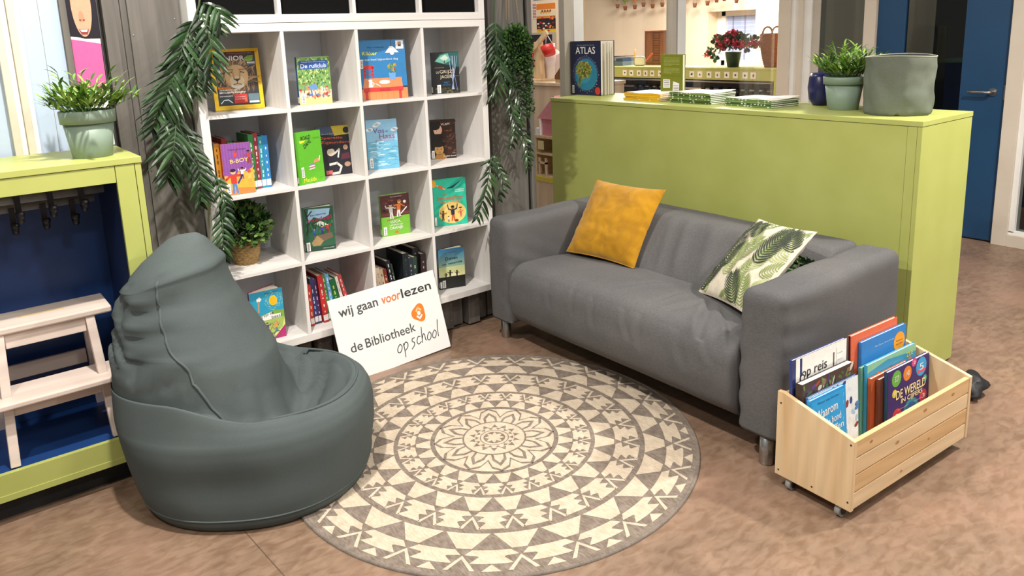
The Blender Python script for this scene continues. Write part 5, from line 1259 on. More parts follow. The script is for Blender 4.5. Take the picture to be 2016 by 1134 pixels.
def tuft(t, r, h, z, n, seed, spread=1.0, seeds=.3):
    rr = random.Random(seed); b = MB(); sp = MB()
    for k in range(n):
        a = rr.uniform(0, 2 * PI); d = rr.uniform(0, r * .75); tilt = rr.uniform(.1, 1.0) * spread
        p = Vector((d * math.cos(a), d * math.sin(a), z - .01)); dr = Vector((math.cos(a) * tilt, math.sin(a) * tilt, 1))
        ln = h * rr.uniform(.55, 1.1)
        stem = [p + dr.normalized() * ln * f_ + Vector((0, 0, -.25 * tilt * ln * f_ * f_)) for f_ in (0, .35, .7, 1)]
        b.tube(stem, .0009, GR[2], 4, False)
        for q in range(7):
            f_ = .25 + .75 * q / 6; pp = p + dr.normalized() * ln * f_ + Vector((0, 0, -.25 * tilt * ln * f_ * f_)); a2 = a + rr.uniform(-1.4, 1.4)
            blade(b, pp, (math.cos(a2) * .8, math.sin(a2) * .8, rr.uniform(.3, 1.1)), h * rr.uniform(.28, .42), rr.uniform(.008, .012), GR[rr.choice((0, 0, 1, 1, 2))], .5, 3)
    b.build('foliage', t)
pc = at(190, 311, 2, CZT)
t = thing('leafy_pot_plant', 'leafy grass plant in a sage green pot on top of the coat cabinet', 'plant', (pc.x, pc.y + .06, CZT))
pot(t, .062, .088, .165, POTG, .045); tuft(t, .085, .15, .16, 75, 11, 1.25)
pc = at(1646, 217, 2, KZ)
t = thing('leafy_pot_plant', 'leafy grass plant in a sage green pot on the green counter', 'plant', (pc.x + .06, pc.y, KZ))
pot(t, .066, .092, .155, POTG, .036); tuft(t, .085, .16, .15, 75, 12, 1.1)
BASK = mat('woven_seagrass', '#a98a58', '#8a6c40', 90, (1, 1, 3), rough=.85, bump=.9, bscale=140)
def woven(mb, prof_r, h, rows, m, c=(0, 0, 0), amp=.004, n=64):
    vs = []; k = rows * 3
    for i in range(k + 1):
        z = h * i / k; r = prof_r(z / h)
        for j in range(n):
            a = 2 * PI * j / n; ph = (i // 3) % 2; rr = r + amp * math.sin(12 * a + PI * ph + .7 * math.sin(5 * a)) * abs(math.sin(PI * (i % 3 + .5) / 3)) + amp * .6 * math.sin(PI * i / 1.5)
            vs.append((c[0] + rr * math.cos(a), c[1] + rr * math.sin(a), c[2] + z))
    mb.add(vs, [(i * n + j, i * n + (j + 1) % n, (i + 1) * n + (j + 1) % n, (i + 1) * n + j) for i in range(k) for j in range(n)] + [tuple(range(n))[::-1]], m, True)
t = thing('leafy_pot_plant', 'second grass plant in a woven pot half hidden behind the fabric storage bag', 'plant', (2.69, -1.455, KZ))
b = MB(); woven(b, lambda f_: .05 + .02 * f_, .15, 10, BASK); b.build('pot', t); tuft(t, .075, .12, .15, 44, 13, 1.1)
t = thing('vase', 'dark blue rounded vase peeking out behind the potted grass on the green counter', 'vase', (2.69, -1.16, KZ))
b = MB(); b.lathe([(.04, 0), (.058, .03), (.065, .09), (.06, .14), (.05, .16), (.046, .16), (.05, .12), (0.001, .1)], (0, 0, 0), mat('dark_blue_glaze', '#22245a', '#1d1f4e', 6, rough=.3), 32); b.build('body', t)
# fabric bag on the counter
t = thing('fabric_bag', 'round grey-green fabric storage bag at the right end of the green counter', 'bag', (2.515, -1.625, KZ))
BAGM = weave('grey_green_felt', '#6e7468', '#646a5e', .95, 300, .25, .08, 4); BAGI = mat('bag_lining', '#1f211f', None, 30, rough=.95)
def bagpt(r, z, a):
    w_ = .010 * noise.noise(Vector((math.cos(a) * 2.4, math.sin(a) * 2.4, z * 11))) + .004 * noise.noise(Vector((math.cos(a) * 6, math.sin(a) * 6, z * 25)))
    notch = .012 * math.exp(-((a - R(205)) / .07) ** 2) * max(0, 1 - z / .02)
    return Vector(((r + w_) * math.cos(a), (r + w_) * math.sin(a), max(0.0003, z + notch + (.004 * math.sin(2 * a + 1) if z > .2 else 0))))
b = MB(); n = 72; rows = [(.131, 0), (.137, .012), (.139, .06), (.138, .11), (.139, .16), (.141, .21), (.143, .252)]
fine = []
for (r0, z0), (r1, z1) in zip(rows, rows[1:]):
    for q in range(4): fine.append((r0 + (r1 - r0) * q / 4, z0 + (z1 - z0) * q / 4))
fine.append(rows[-1])
b.add([bagpt(r, z, 2 * PI * j / n) for r, z in fine for j in range(n)], [(i * n + j, i * n + (j + 1) % n, (i + 1) * n + (j + 1) % n, (i + 1) * n + j) for i in range(len(fine) - 1) for j in range(n)] + [tuple(range(n))[::-1]], BAGM, True); b.build('fabric_wall', t)
b = MB(); ins = [(.143, .252), (.1395, .2525), (.122, .22), (.116, .05), (.001, .04)]
b.add([bagpt(r, z, 2 * PI * j / n) if r > .05 else Vector((r * math.cos(2 * PI * j / n), r * math.sin(2 * PI * j / n), z)) for r, z in ins for j in range(n)], [(i * n + j, i * n + (j + 1) % n, (i + 1) * n + (j + 1) % n, (i + 1) * n + j) for i in range(len(ins) - 1) for j in range(n)], BAGI, True); b.build('lining', t)
b = MB(); b.tube([bagpt(.143, .2525, 2 * PI * j / n) for j in range(n + 1)], .002, mat('pale_hem', '#a8ab9c', None, 30, rough=.9), 6, False); b.build('hem', t)

# box plant in the shelf basket
pc = at(495, 522, 2, cellz(2))
t = thing('potted_box_plant', 'round bushy box plant in a seagrass basket on the left of the cube shelf', 'plant', (pc.x, pc.y + .06, cellz(2)))
b = MB(); woven(b, lambda f_: .05 + .016 * f_ + .006 * math.sin(PI * f_), .115, 9, BASK, (0, 0, .0), .003); b.build('basket', t)
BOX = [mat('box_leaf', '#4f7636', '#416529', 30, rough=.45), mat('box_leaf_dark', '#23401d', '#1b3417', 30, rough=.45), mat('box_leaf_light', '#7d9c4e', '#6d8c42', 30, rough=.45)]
def leafball(mb, c, rx, rz, n, seed, sz, mats_, zmin=-.6):
    rr = random.Random(seed)
    for k in range(n):
        while True:
            v = Vector((rr.gauss(0, 1), rr.gauss(0, 1), rr.gauss(0, 1))).normalized()
            if v.z > zmin: break
        f_ = rr.uniform(.5, 1.06); p = Vector(c) + Vector((v.x * rx, v.y * rx, v.z * rz)) * f_
        d = (v + Vector((rr.uniform(-.7, .7), rr.uniform(-.7, .7), rr.uniform(-.2, .8)))).normalized(); s_ = d.orthogonal().normalized(); s_ = (Matrix.Rotation(rr.uniform(0, 6.3), 3, d) @ s_)
        L_ = sz * rr.uniform(.7, 1.2); W_ = L_ * .42
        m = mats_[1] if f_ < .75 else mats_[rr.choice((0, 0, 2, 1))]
        up_ = d.cross(s_) * L_ * .12
        mb.add([p, p + d * L_ * .35 + s_ * W_ + up_, p + d * L_ * .8 + s_ * W_ * .7 + up_, p + d * L_, p + d * L_ * .8 - s_ * W_ * .7 + up_, p + d * L_ * .35 - s_ * W_ + up_], [(0, 1, 2, 3), (0, 3, 4, 5)], m)
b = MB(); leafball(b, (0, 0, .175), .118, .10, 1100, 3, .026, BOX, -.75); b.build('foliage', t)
b = MB(); rr = random.Random(9)
for k in range(16): a = rr.uniform(0, 6.3); b.tube([(0, 0, .1), (.04 * math.cos(a), .04 * math.sin(a), .16), (.085 * math.cos(a), .085 * math.sin(a), .2)], .0015, mat('twig', '#5a4a30', None, 30), 5)
b.build('twigs', t)

# palm garlands
PALM = [mat('palm_leaf', '#2b4826', '#233d1f', 25, rough=.32, coat=.15), mat('palm_leaf_dark', '#1a2f17', '#142612', 25, rough=.35), mat('palm_leaf_light', '#3d5c34', '#33502c', 25, rough=.3, coat=.2)]
STEM = mat('palm_stem', '#3a4f2e', '#32462a', 40, rough=.6)
def frond(parent, p0, p1, width, n, seed, bulge=(0, -.03, 0), sides=(1, 1), swp=.75):
    """feathered palm frond from p0 to p1 (world), leaflets on both sides"""
    rr = random.Random(seed); p0, p1 = Vector(p0), Vector(p1); bl = Vector(bulge); ax = p1 - p0; L_ = ax.length
    b = MB(); rc = lambda f_: p0 + ax * f_ + bl * math.sin(PI * f_)
    b.tube([rc(i / 8) for i in range(9)], [.0035 - .0003 * i for i in range(9)], STEM, 6)
    d0 = ax.normalized(); out = Vector((0, -1, 0)); sd0 = d0.cross(out).normalized(); nrm = sd0.cross(d0)
    for k in range(n):
        f_ = .04 + .94 * k / (n - 1); p = rc(f_); ln = width * (.42 + .75 * math.sin(PI * (.2 + .72 * f_))) 
        for s_ in (1, -1):
            if sides[0 if s_ > 0 else 1] < rr.random(): continue
            ang = swp * rr.uniform(.75, 1.2) * (1 - .45 * f_); d = (sd0 * s_ * math.sin(ang + .25) + d0 * math.cos(ang + .25) + nrm * rr.uniform(-.05, .45)).normalized()
            wv = d.cross(nrm).normalized(); w_ = rr.uniform(.014, .020); l2 = ln * rr.uniform(.85, 1.12); m = PALM[rr.choice((0, 0, 1, 1, 2))]
            vs = []
            for i in range(6):
                q = i / 5; ww = w_ * (.35, .9, 1, .85, .55, .06)[i] / 2; c = p + d * l2 * q + Vector((0, 0, -.22 * l2 * q * q)) + nrm * .03 * l2 * math.sin(PI * q)
                vs += [c - wv * ww, c + nrm * ww * .35, c + wv * ww]
            b.add(vs, [(3 * i + a, 3 * i + a + 1, 3 * i + a + 4, 3 * i + a + 3) for i in range(5) for a in (0, 1)], m)
    o = b.build('frond', parent); return o
def garland(name, label, stem_px, fronds, y0):
    t = thing(name, label, 'garland', (0, 0, 0)); org = at(stem_px[0][0], stem_px[0][1], 1, y0); t.location = org; 
    pts = [at(u, v, 1, y) - org for u, v, y in [(q[0], q[1], q[2] if len(q) > 2 else y0) for q in stem_px]]
    b = MB(); b.tube(pts, .004, STEM, 8); b.build('stem', t)
    for k, (a, b_, w_, n, y, bul) in enumerate(fronds):
        frond(t, at(a[0], a[1], 1, y) - org, at(b_[0], b_[1], 1, y + .0) - org, w_, n, k * 13 + int(stem_px[0][0]), bul)
garland('palm_garland', 'long artificial palm garland hanging down the left edge of the cube shelf', [(398, -60, -.01), (392, 10), (372, 70), (352, 170), (347, 240), (372, 290), (402, 315), (424, 350), (438, 400), (440, 440)],
        [((400, 6), (428, 62), .07, 7, -.05, (.02, -.05, .02)), ((393, 22), (407, 165), .075, 12, -.06, (.02, -.04, 0)), ((385, 40), (352, 150), .09, 12, -.02, (-.02, -.03, .02)), ((378, 75), (384, 185), .075, 10, -.01, (0, -.05, 0)),
         ((352, 115), (318, 215), .11, 13, 0.0, (0, -.04, .01)), ((340, 150), (300, 255), .10, 12, 0.02, (-.01, -.04, .01)), ((348, 225), (330, 352), .105, 14, .0, (-.01, -.06, 0)), ((362, 250), (393, 400), .07, 14, -.01, (.01, -.05, 0)),
         ((426, 348), (449, 440), .045, 9, -.03, (0, -.03, 0)), ((436, 410), (437, 512), .06, 10, -.03, (-.01, -.05, 0))], -.02)
garland('palm_garland', 'artificial palm garland hanging down the timber wall right of the cube shelf', [(976, -60, .02), (974, 0), (972, 45), (978, 120), (1000, 170), (1008, 235), (1000, 300), (975, 320)],
        [((974, 42), (962, 140), .085, 10, .0, (-.01, -.05, 0)), ((978, 95), (966, 190), .085, 10, -.01, (0, -.06, 0)), ((980, 60), (992, 165), .06, 9, .0, (.01, -.05, 0)),
         ((1000, 150), (1024, 232), .075, 10, .02, (.02, -.03, 0)), ((1003, 215), (1037, 330), .06, 11, .02, (.01, -.04, 0)), ((1000, 190), (1006, 285), .06, 9, .01, (0, -.05, 0)),
         ((966, 310), (938, 428), .075, 11, -.06, (-.02, -.05, 0)), ((968, 306), (980, 390), .05, 9, -.05, (.02, -.04, 0))], .03)
# hanging moss ball
oc = at(1016, 92, 1, -.02)
t = thing('hanging_plant', 'bushy green hanging plant on cords, on the timber wall beside the palm garland', 'plant', oc)
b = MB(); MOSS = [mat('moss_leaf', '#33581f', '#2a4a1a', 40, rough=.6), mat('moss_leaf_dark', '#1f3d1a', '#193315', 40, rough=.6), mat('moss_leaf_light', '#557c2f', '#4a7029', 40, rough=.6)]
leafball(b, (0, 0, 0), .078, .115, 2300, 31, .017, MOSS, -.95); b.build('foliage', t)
for k, (dx, ln) in enumerate(((-.055, .10), (-.035, .17), (.02, .2), (.045, .27), (.065, .33), (.075, .24), (.03, .13), (.055, .18))):
    s_ = MB(); rr = random.Random(70 + k); y0 = -.05 + .03 * (k % 3)
    pts = [Vector((dx + .01 * math.sin(i * 1.7 + k), y0, -.02 - ln * i / 10)) for i in range(11)]; s_.tube(pts, .0012, MOSS[1], 5)
    for p in pts[1:]: leafball(s_, p, .018, .016, 16, int(ln * 999) + int(p.z * 1e4), .014, MOSS, -1)
    s_.build('trailing_strand', t)
CORD = mat('jute_cord', '#c0a880', '#a88f68', 120, rough=.9)
for u in (997, 1002, 1022): 
    c = MB(); p = at(u, 40, 1, .02) - oc; top = at({997: 995, 1002: 1000, 1022: 1002}[u], -90, 1, .06) - oc; c.tube([p, top], .0013, CORD, 6); c.build('cord', t)
# leaf sprig behind the palm cushion
t = thing('leaf_sprig', 'small dark green leaf sprig poking out behind the palm print cushion', 'plant', (1.80, -1.63, .615))
b = MB(); leafball(b, (0, 0, .0), .045, .03, 70, 77, .03, BOX, -1); b.tube([(0, 0, -.1), (0, 0, 0)], .002, STEM, 5); b.build('leaves', t)
# black bundle behind the crate
bc = at(1912, 760, 2, 0.04)
t = thing('black_cloth_bundle', 'crumpled black cloth bundle on the floor behind the pine crate', 'bag', (bc.x, bc.y, 0))
b = MB(); n = 28; vs = []
for i in range(15):
    f_ = i / 14
    for j in range(n):
        a = 2 * PI * j / n; r = math.sin(PI * min(1, .04 + f_ * .96)) ** .6; p = Vector((math.cos(a) * r * .10, math.sin(a) * r * .055, f_ * .095 + .0))
        q = 1 + .5 * noise.noise(p * 22); p = Vector((p.x * q, p.y * q, max(0, p.z * (1 + .35 * noise.noise(p * 15 + Vector((3, 0, 0)))))))
        vs.append(p)
b.add(vs, [(i * n + j, i * n + (j + 1) % n, (i + 1) * n + (j + 1) % n, (i + 1) * n + j) for i in range(14) for j in range(n)] + [tuple(range(n))[::-1], tuple(range(14 * n, 15 * n))], mat('black_crumpled_cloth', '#121214', '#1b1b1e', 40, rough=.6, bump=.5), True); b.build('cloth', t)

# ------------------------------------------------------------ poster on the timber
x0, x1, y = -.405, -.303, .1025; z0, z1 = 1.2, 2.05
t = thing('poster', 'narrow poster of a laughing face over a pink sheet, on the grey timber', 'poster', ((x0 + x1) / 2, y, z0))
b = MB(); b.box((-.051, -.002, 0), (.051, 0, z1 - z0), ink('#f4f2f0', .3)); b.build('sheet', t)
b = MB(); b.fr = lambda u, v, l: Vector((u, -.0023 - .0002 * l, v - z0))
b.rect(-.051, 1.612, .051, 2.05, ink('#26222a', .3), 0); b.ell(-.002, 1.74, .034, .12, ink('#d9a184', .3), 1, 40); b.rect(-.05, 1.9, .05, 2.05, ink('#26222a', .3), 1.5)
b.ell(-.006, 1.695, .009, .022, ink('#c98e70', .3), 2); b.ell(-.011, 1.682, .004, .004, ink('#8a5240', .3), 3); b.ell(.001, 1.682, .004, .004, ink('#8a5240', .3), 3)
b.poly([(-.02, 1.648), (.014, 1.648), (.008, 1.628), (-.012, 1.628)], ink('#8a3a3a', .3), 2); b.poly([(-.016, 1.646), (.01, 1.646), (.006, 1.638), (-.011, 1.638)], ink('#f4efe8', .3), 3)
b.ell(-.022, 1.775, .008, .006, ink('#3a2a24', .3), 2); b.ell(.014, 1.775, .008, .006, ink('#3a2a24', .3), 2)
b.poly([(-.051, 1.615), (.02, 1.60), (.051, 1.592), (.051, 1.42), (-.051, 1.43)], ink('#d0629c', .3), 4); b.poly([(-.051, 1.622), (-.02, 1.617), (.02, 1.605), (.051, 1.60), (.051, 1.592), (-.051, 1.612)], ink('#eedfe8', .3), 5); b.rect(.048, 1.2, .051, 2.05, BLACK, 6)
b.build('picture', t)

# ------------------------------------------------------------ classroom things seen through the glass
FX = at(1400, 133, 2, 1.17); fx = FX.x; yr = at(1553, 150, 0, fx).y
t = thing('coat_cabinet', 'lime green coat cabinet with picture labels behind the glass in the classroom', 'cabinet', (fx, yr, 0))
LY2 = 3.4
b = MB(); b.box((-.006, 0, 1.148), (.42, LY2, 1.17), LIME); b.build('top_panel', t, .002)
zt = at(1400, 146, 0, fx).z; 
b = MB(); b.box((0, .0, 1.045), (.018, LY2, 1.147), LIME); b.build('top_rail', t)
b = MB(); b.box((0, .0, .1), (.018, .16, 1.044), LIME); b.build('front_stile', t)
b = MB(); b.box((.019, .0, .1), (.42, .018, 1.147), LIME); b.build('end_panel', t)
b = MB(); b.box((0, .161, .1), (.018, LY2, .2), LIME); b.build('bottom_rail', t)
b = MB(); b.box((.40, .02, .1), (.418, LY2, 1.146), mat('blackish_lining', '#181a22', None, 5, rough=.6)); b.build('back_panel', t)
b = MB(); b.box((.05, .05, 0), (.4, LY2, .099), DARKGAP); b.build('plinth', t)
b = MB(); b.tube([(.09, .17, 1.02), (.09, LY2, 1.02)], .018, STEEL, 12); b.build('coat_rail', t)
b = MB(); b.tube([(.2, .17, .93), (.2, LY2, .93)], .018, STEEL, 12); b.build('coat_rail', t)
rr = random.Random(5)
ys = [at(u, 142, 0, fx).y - yr for u in (1362, 1378, 1396, 1413, 1431, 1448, 1467, 1483, 1243, 1258, 1271, 1284, 1230, 1300)]
for k, y in enumerate(ys):
    b = MB(); b.box((-.0015, y - .03, 1.065), (0, y + .03, 1.128), WPAPER)
    lb = b.build('picture_label', t)
    b = MB(); b.fr = lambda u, v, l: Vector((-.0018 - .0003 * l, y - u, 1.096 + v))
    b.poly([(rr.uniform(.006, .018) * math.cos(a), rr.uniform(.008, .02) * math.sin(a)) for a in [i * PI / 4 for i in range(8)]], ink(('#2a2a2a', '#5a3a2a', '#3a4a3a', '#7a6a4a')[k % 4])); b.build('pictogram', lb)
    b = MB(); yy = y - .02; b.tube([(.18, yy, .96), (.17, yy, .9), (.145, yy, .86), (.12, yy, .88)], [.022, .026, .028, .022], BLACKP, 10); b.build('coat_hook', t)
def onb(name, label, cat, u, v, dx=.15, group=None):
    p = at(u, v, 2, 1.17); return thing(name, label, cat, (fx + dx, at(u, v, 0, fx + dx).y, 1.1705), 0, group)
t = onb('flower_pot', 'dark green pot of red roses on the classroom coat cabinet below the window', 'plant', 1443, 130)
b = MB(); b.lathe([(.058, 0), (.082, .15), (.085, .152), (.078, .152), (.075, .13), (.001, .12)], (0, 0, 0), mat('dark_green_pot', '#2e4030', '#283a2a', 8, rough=.5), 28); b.build('pot', t)
b = MB(); rr = random.Random(15); ROSE = [mat('rose_petal', '#b5283c', '#9c1f34', 30, rough=.5), mat('rose_petal_pink', '#d0586c', '#c24a60', 30, rough=.5), mat('rose_petal_deep', '#8a1a2c', '#7a1626', 30, rough=.5)]
leafball(b, (0, 0, .23), .13, .09, 190, 16, .06, [mat('rose_leaf', '#3a5a38', '#304e2e', 30), mat('rose_leaf_dark', '#23402a', '#1d3824', 30), mat('rose_leaf_mid', '#4f6f48', '#456540', 30)], -.5)
for k, (y, z) in enumerate(((.28, .13), (-.22, .22), (-.26, .26), (.2, .26), (.3, .16))):
    b.tube([(0, 0, .18), (0, y * .5, .24), (0, y, z + .0)], .004, STEM, 5); leafball(b, (0, y * .85, z), .05, .04, 14, 90 + k, .05, [_M['rose_leaf'], _M['rose_leaf_dark'], _M['rose_leaf_mid']], -1)
b.build('foliage', t)
for k, (y, z, x) in enumerate(((.07, .30, -.08), (.0, .33, -.05), (-.06, .34, -.06), (-.1, .24, -.11), (.1, .25, -.1), (-.03, .26, -.13), (-.16, .22, -.08), (-.23, .24, 0), (-.29, .23, 0), (.32, .12, 0), (.22, .29, 0), (.03, .22, -.13))):
    f_ = MB(); leafball(f_, (x, y, z), .03, .028, 40, 200 + k, .03, ROSE, -1); f_.lathe([(.001, -.02), (.022, -.008), (.026, .008), (.018, .022), (.001, .02)], (x, y, z), ROSE[k % 3], 12); f_.build('flower', t)
t = onb('wicker_basket', 'tall brown wicker basket with a loop handle at the right end of the classroom cabinet', 'basket', 1518, 133, .2)
WICK = mat('brown_wicker', '#8a4f28', '#6a3a1c', 60, (1, 1, 4), rough=.7, bump=.8, bscale=120)
b = MB(); woven(b, lambda f_: .06 + .055 * min(1, f_ * 1.4) ** .7, .33, 16, WICK, amp=.004); b.build('woven_body', t)
for sgn in (1, -1):
    b = MB(); b.tube([(sgn * .08, .055 * math.cos(i * PI / 10), .325 + .07 * math.sin(i * PI / 10)) for i in range(11)], .009, WICK, 8); b.build('handle', t)
t = onb('storage_tray', 'clear plastic tray of paper and pens on the classroom cabinet behind the atlas', 'box', 1222, 128, .18)
CLP = glassmat('cloudy_plastic', (.82, .85, .86), .8)
b = MB(); y0, y1 = -.16, .3
for lo, hi in (((-.12, y0, 0), (.12, y1, .004)), ((-.12, y0, .004), (-.116, y1, .1)), ((.116, y0, .004), (.12, y1, .1)), ((-.116, y0, .004), (.116, y0 + .004, .1)), ((-.116, y1 - .004, .004), (.116, y1, .1))): b.box(lo, hi, CLP)
b.build('tray', t)
b = MB(); b.box((-.1, -.13, .006), (.1, .28, .05), ink('#8fa0b0')); b.box((-.1, -.13, .05), (.1, -.02, .085), ink('#3f5f8a')); b.build('contents', t)
for nm, lab, c, dy, z in (('folder', 'magenta folder lying across the clear plastic tray in the classroom', '#b8325a', .13, .104), ('folder', 'dark folder lying across the clear plastic tray in the classroom', '#2a3038', -.02, .112)):
    p = t.location; q = thing(nm, lab, 'folder', (p.x, p.y + dy, p.z + z - .003)); b = MB(); b.box((-.12, -.1, 0), (.12, .1, .006), ink(c)); b.build('cover', q)
t = onb('framed_mirror', 'small rounded grey frame standing beside the clear tray in the classroom', 'frame', 1259, 128, .1)
b = MB(); pts = [(.0, .085 * math.copysign(abs(math.cos(a)) ** .4, math.cos(a)), .055 + .05 * math.copysign(abs(math.sin(a)) ** .4, math.sin(a))) for a in [2 * PI * i / 32 for i in range(33)]]; b.tube(pts, .007, mat('grey_rubber', '#8a8c8e', None, 20), 8, False); b.build('frame', t)
b = MB(); b.prism([(p[1] * .97, p[2]) for p in pts[:-1]], 0, .0, .004, ink('#d8d0c4')); b.build('panel', t)
t = onb('wooden_board', 'brown carved wooden board leaning upright on the classroom cabinet', 'board', 1293, 130, .3)
CARV = wood('carved_brown_wood', '#8c5638', '#744428', 2, 4, .6, .1); CARD = mat('carved_groove', '#4a2818', None, 20)
b = MB(); b.box((0, -.26, 0), (.03, .19, .40), CARV); b.build('panel', t, .004)
b = MB()
for k in range(4):
    for j in range(2):
        y0, z0 = .06 - .2 * j, .05 + .085 * k
        for lo, hi in (((-.002, y0 - .1, z0), (0, y0, z0 + .009)), ((-.002, y0 - .1, z0 + .06), (0, y0, z0 + .068)), ((-.002, y0 - .1, z0), (0, y0 - .096, z0 + .06)), ((-.002, y0 - .004, z0), (0, y0, z0 + .06)), ((-.002, y0 - .1, z0 + .03), (0, y0, z0 + .033))): b.box(lo, hi, CARD)
for lo, hi in (((-.002, -.24, .02), (0, .17, .025)), ((-.002, -.24, .375), (0, .17, .38)), ((-.002, -.24, .02), (0, -.235, .38)), ((-.002, .165, .02), (0, .17, .38))): b.box(lo, hi, CARD)
b.build('carving', t)
t = thing('felt_pen', 'yellow felt pen standing up in the clear plastic tray in the classroom', 'pen', (fx + .12, at(1249, 120, 0, fx + .12).y, 1.176)); t.rotation_euler = (.06, .02, 0)
b = MB(); b.lathe([(.008, 0), (.009, .16), (.004, .185), (.001, .19)], (0, 0, 0), ink('#f0b82a'), 12); b.build('barrel', t)
t = thing('felt_pen', 'red felt pen leaning on the brown carved board in the classroom', 'pen', (fx + .22, at(1263, 122, 0, fx + .22).y, 1.174)); t.rotation_euler = (.72, 0, 0)
b = MB(); b.lathe([(.009, 0), (.009, .2), (.004, .22), (.001, .225)], (0, 0, 0), ink('#c44a3a'), 12); b.build('barrel', t); t.rotation_euler = (.9, 0, 0)
# chairs by the classroom window
def chair(label, u, v, x, rz):
    p = at(u, v, 0, x); zt_ = max(.78, min(.98, p.z)); t = thing('classroom_chair', label, 'chair', (x, p.y, 0), rz, 'chairs by the classroom window')
    SEATW = wood('chair_ply', '#c89a78', '#b98a68', 1, 4, .5, .05); MET = mat('chair_frame_metal', '#6a5548', '#5e4a3e', 10, rough=.4, metal=.5)
    b = MB(); b.box((-.19, -.19, .44), (.19, .19, .455), SEATW); b.build('seat', t, .006)
    b = MB(); b.box((.17, -.2, zt_ - .2), (.185, .2, zt_), SEATW); b.build('backrest', t, .006)
    for sx_ in (-1, 1):
        for sy_ in (-1, 1): b = MB(); b.tube([(sx_ * .17, sy_ * .185, 0), (sx_ * .16, sy_ * .18, .44)], .012, MET, 8); b.build('leg', t)
    for sy_ in (-1, 1): b = MB(); b.tube([(.165, sy_ * .2, .45), (.18, sy_ * .205, zt_ - .03), (.18, sy_ * .19, zt_ + .012)], .014, MET, 8); b.build('back_post', t)
    b = MB(); b.tube([(.18, -.19, zt_ + .012), (.18, .19, zt_ + .012)], .012, MET, 8); b.build('top_rail', t)
chair('leftmost pale wooden chair back behind the classroom cabinet', 1378, 110, 7.0, 1.1)
chair('pale wooden chair back left of the rose pot, behind the classroom cabinet', 1404, 108, 8.0, 1.2)
chair('pale wooden chair back right of the rose pot, behind the classroom cabinet', 1482, 113, 7.7, 1.15)
# hot-air balloon crafts hanging in a row
BRB = mat('brown_felt', '#7a4428', '#693a22', 30, rough=.9)
cols = ['#5a8a5a', '#6a8a3a', '#e07a2a', '#c9a080', '#d88a3a', '#7a9a5a', '#c9a080', '#e0c03a', '#7a5aa0', '#d84a4a', '#5a9ac0', '#d88a5a']
nms = ['leaf green', 'olive green', 'orange', 'beige', 'amber', 'sage green', 'tan', 'yellow', 'violet', 'red', 'blue', 'salmon']
for k, (u, v) in enumerate(((1216, 12), (1231, 16), (1250, 14), (1267, 9), (1285, 12), (1304, 9), (1347, 8), (1368, 10), (1393, 6), (1411, 0), (1426, -3), (1450, 1))):
    p = at(u, v, 0, 8.3); t = thing('paper_balloon', 'hanging paper balloon with a %s top and brown basket, in the classroom row' % nms[k], 'decoration', p, 0, 'balloon crafts hanging in the classroom')
    b = MB(); b.lathe([(.028, -.035), (.042, .03), (.038, .03), (.026, -.03)], (0, 0, 0), BRB, 12, .6); b.build('basket', t)
    b = MB(); b.lathe([(.02, .09), (.06, .14), (.085, .2), (.08, .26), (.045, .3), (.001, .31)], (0, 0, 0), ink(cols[k]), 14, .6); b.build('balloon', t)
    b = MB()
    for q in (-.03, .03): b.tube([(0, q, .03), (0, q * .8, .1)], .003, CORD, 5)
    b.tube([(0, 0, .31), (0, 0, 1.1)], .002, CORD, 5); b.build('strings', t)
# play corner at the left, beyond the counter
t = thing('birch_cabinet', 'pale birch cabinet in the play corner beyond the left end of the green counter', 'cabinet', (3.35, 1.3, 0))
b = MB(); b.box((0, 0, .03), (.5, 1.2, 1.135), BIRCH); b.build('carcass', t, .003)
b = MB(); b.box((-.01, -.01, 1.136), (.51, 1.21, 1.165), BIRCH); b.build('top_panel', t, .003)
b = MB(); b.box((.03, .03, 0), (.47, 1.17, .029), DARKGAP); b.build('plinth', t)
# dolls' house standing against it
yy0, yy1 = 1.14, 1.545
t = thing('dolls_house', 'wooden dolls house with a pink top floor in the play corner', 'toy', (3.05, yy0, 0)); DW = yy1 - yy0
b = MB(); b.box((0, 0, 0), (.27, DW, .384), BIRCH); b.build('base', t, .002)
b = MB(); b.box((-.005, -.005, .385), (.275, DW + .005, .422), ink('#d8c84a')); b.build('yellow_floor', t)
def shelf(z0, z1, mt):
    b = MB(); b.box((0, 0, z0), (.27, DW, z0 + .015), PINE); b.box((0, DW - .015, z0 + .015), (.27, DW, z1), PINE); b.box((0, 0, z0 + .015), (.27, .015, z1), PINE); b.box((.255, .015, z0 + .015), (.27, DW - .015, z1), mt); b.build('storey', t)
shelf(.423, .605, PINE); shelf(.606, .742, ink('#5f7a34')); 
b = MB(); b.box((-.005, -.005, .743), (.275, DW + .005, .764), PINE); b.build('floor_board', t)
b = MB(); b.box((.02, .0, .765), (.26, DW - .075, .9), mat('pink_wall', '#d98a94', '#d08290', 8)); b.build('pink_room', t)
b = MB(); b.box((-.004, DW - .074, .765), (.264, DW - .06, .9), WPAPER); b.build('white_post', t)
b = MB(); b.prism([(-.02, .901), (DW - .035, .901), (DW * .4, 1.09)], 0, .0, .27, mat('pink_roof', '#e0949c', '#d88a94', 30)); b.build('roof', t)
b = MB(); b.box((.0, DW - .05, .765), (.05, DW - .01, .82), WPAPER); b.build('small_frame', t)
b = MB(); b.box((-.003, DW - .11, .65), (0, DW - .04, .72), ink('#e0d09a')); b.build('picture', t)
b = MB(); 
for y in (DW - .13, DW - .05): b.box((.0, y, .44), (.02, y + .014, .58), BIRCH)
b.box((.0, DW - .13, .53), (.02, DW - .03, .545), BIRCH); b.build('furniture', t)
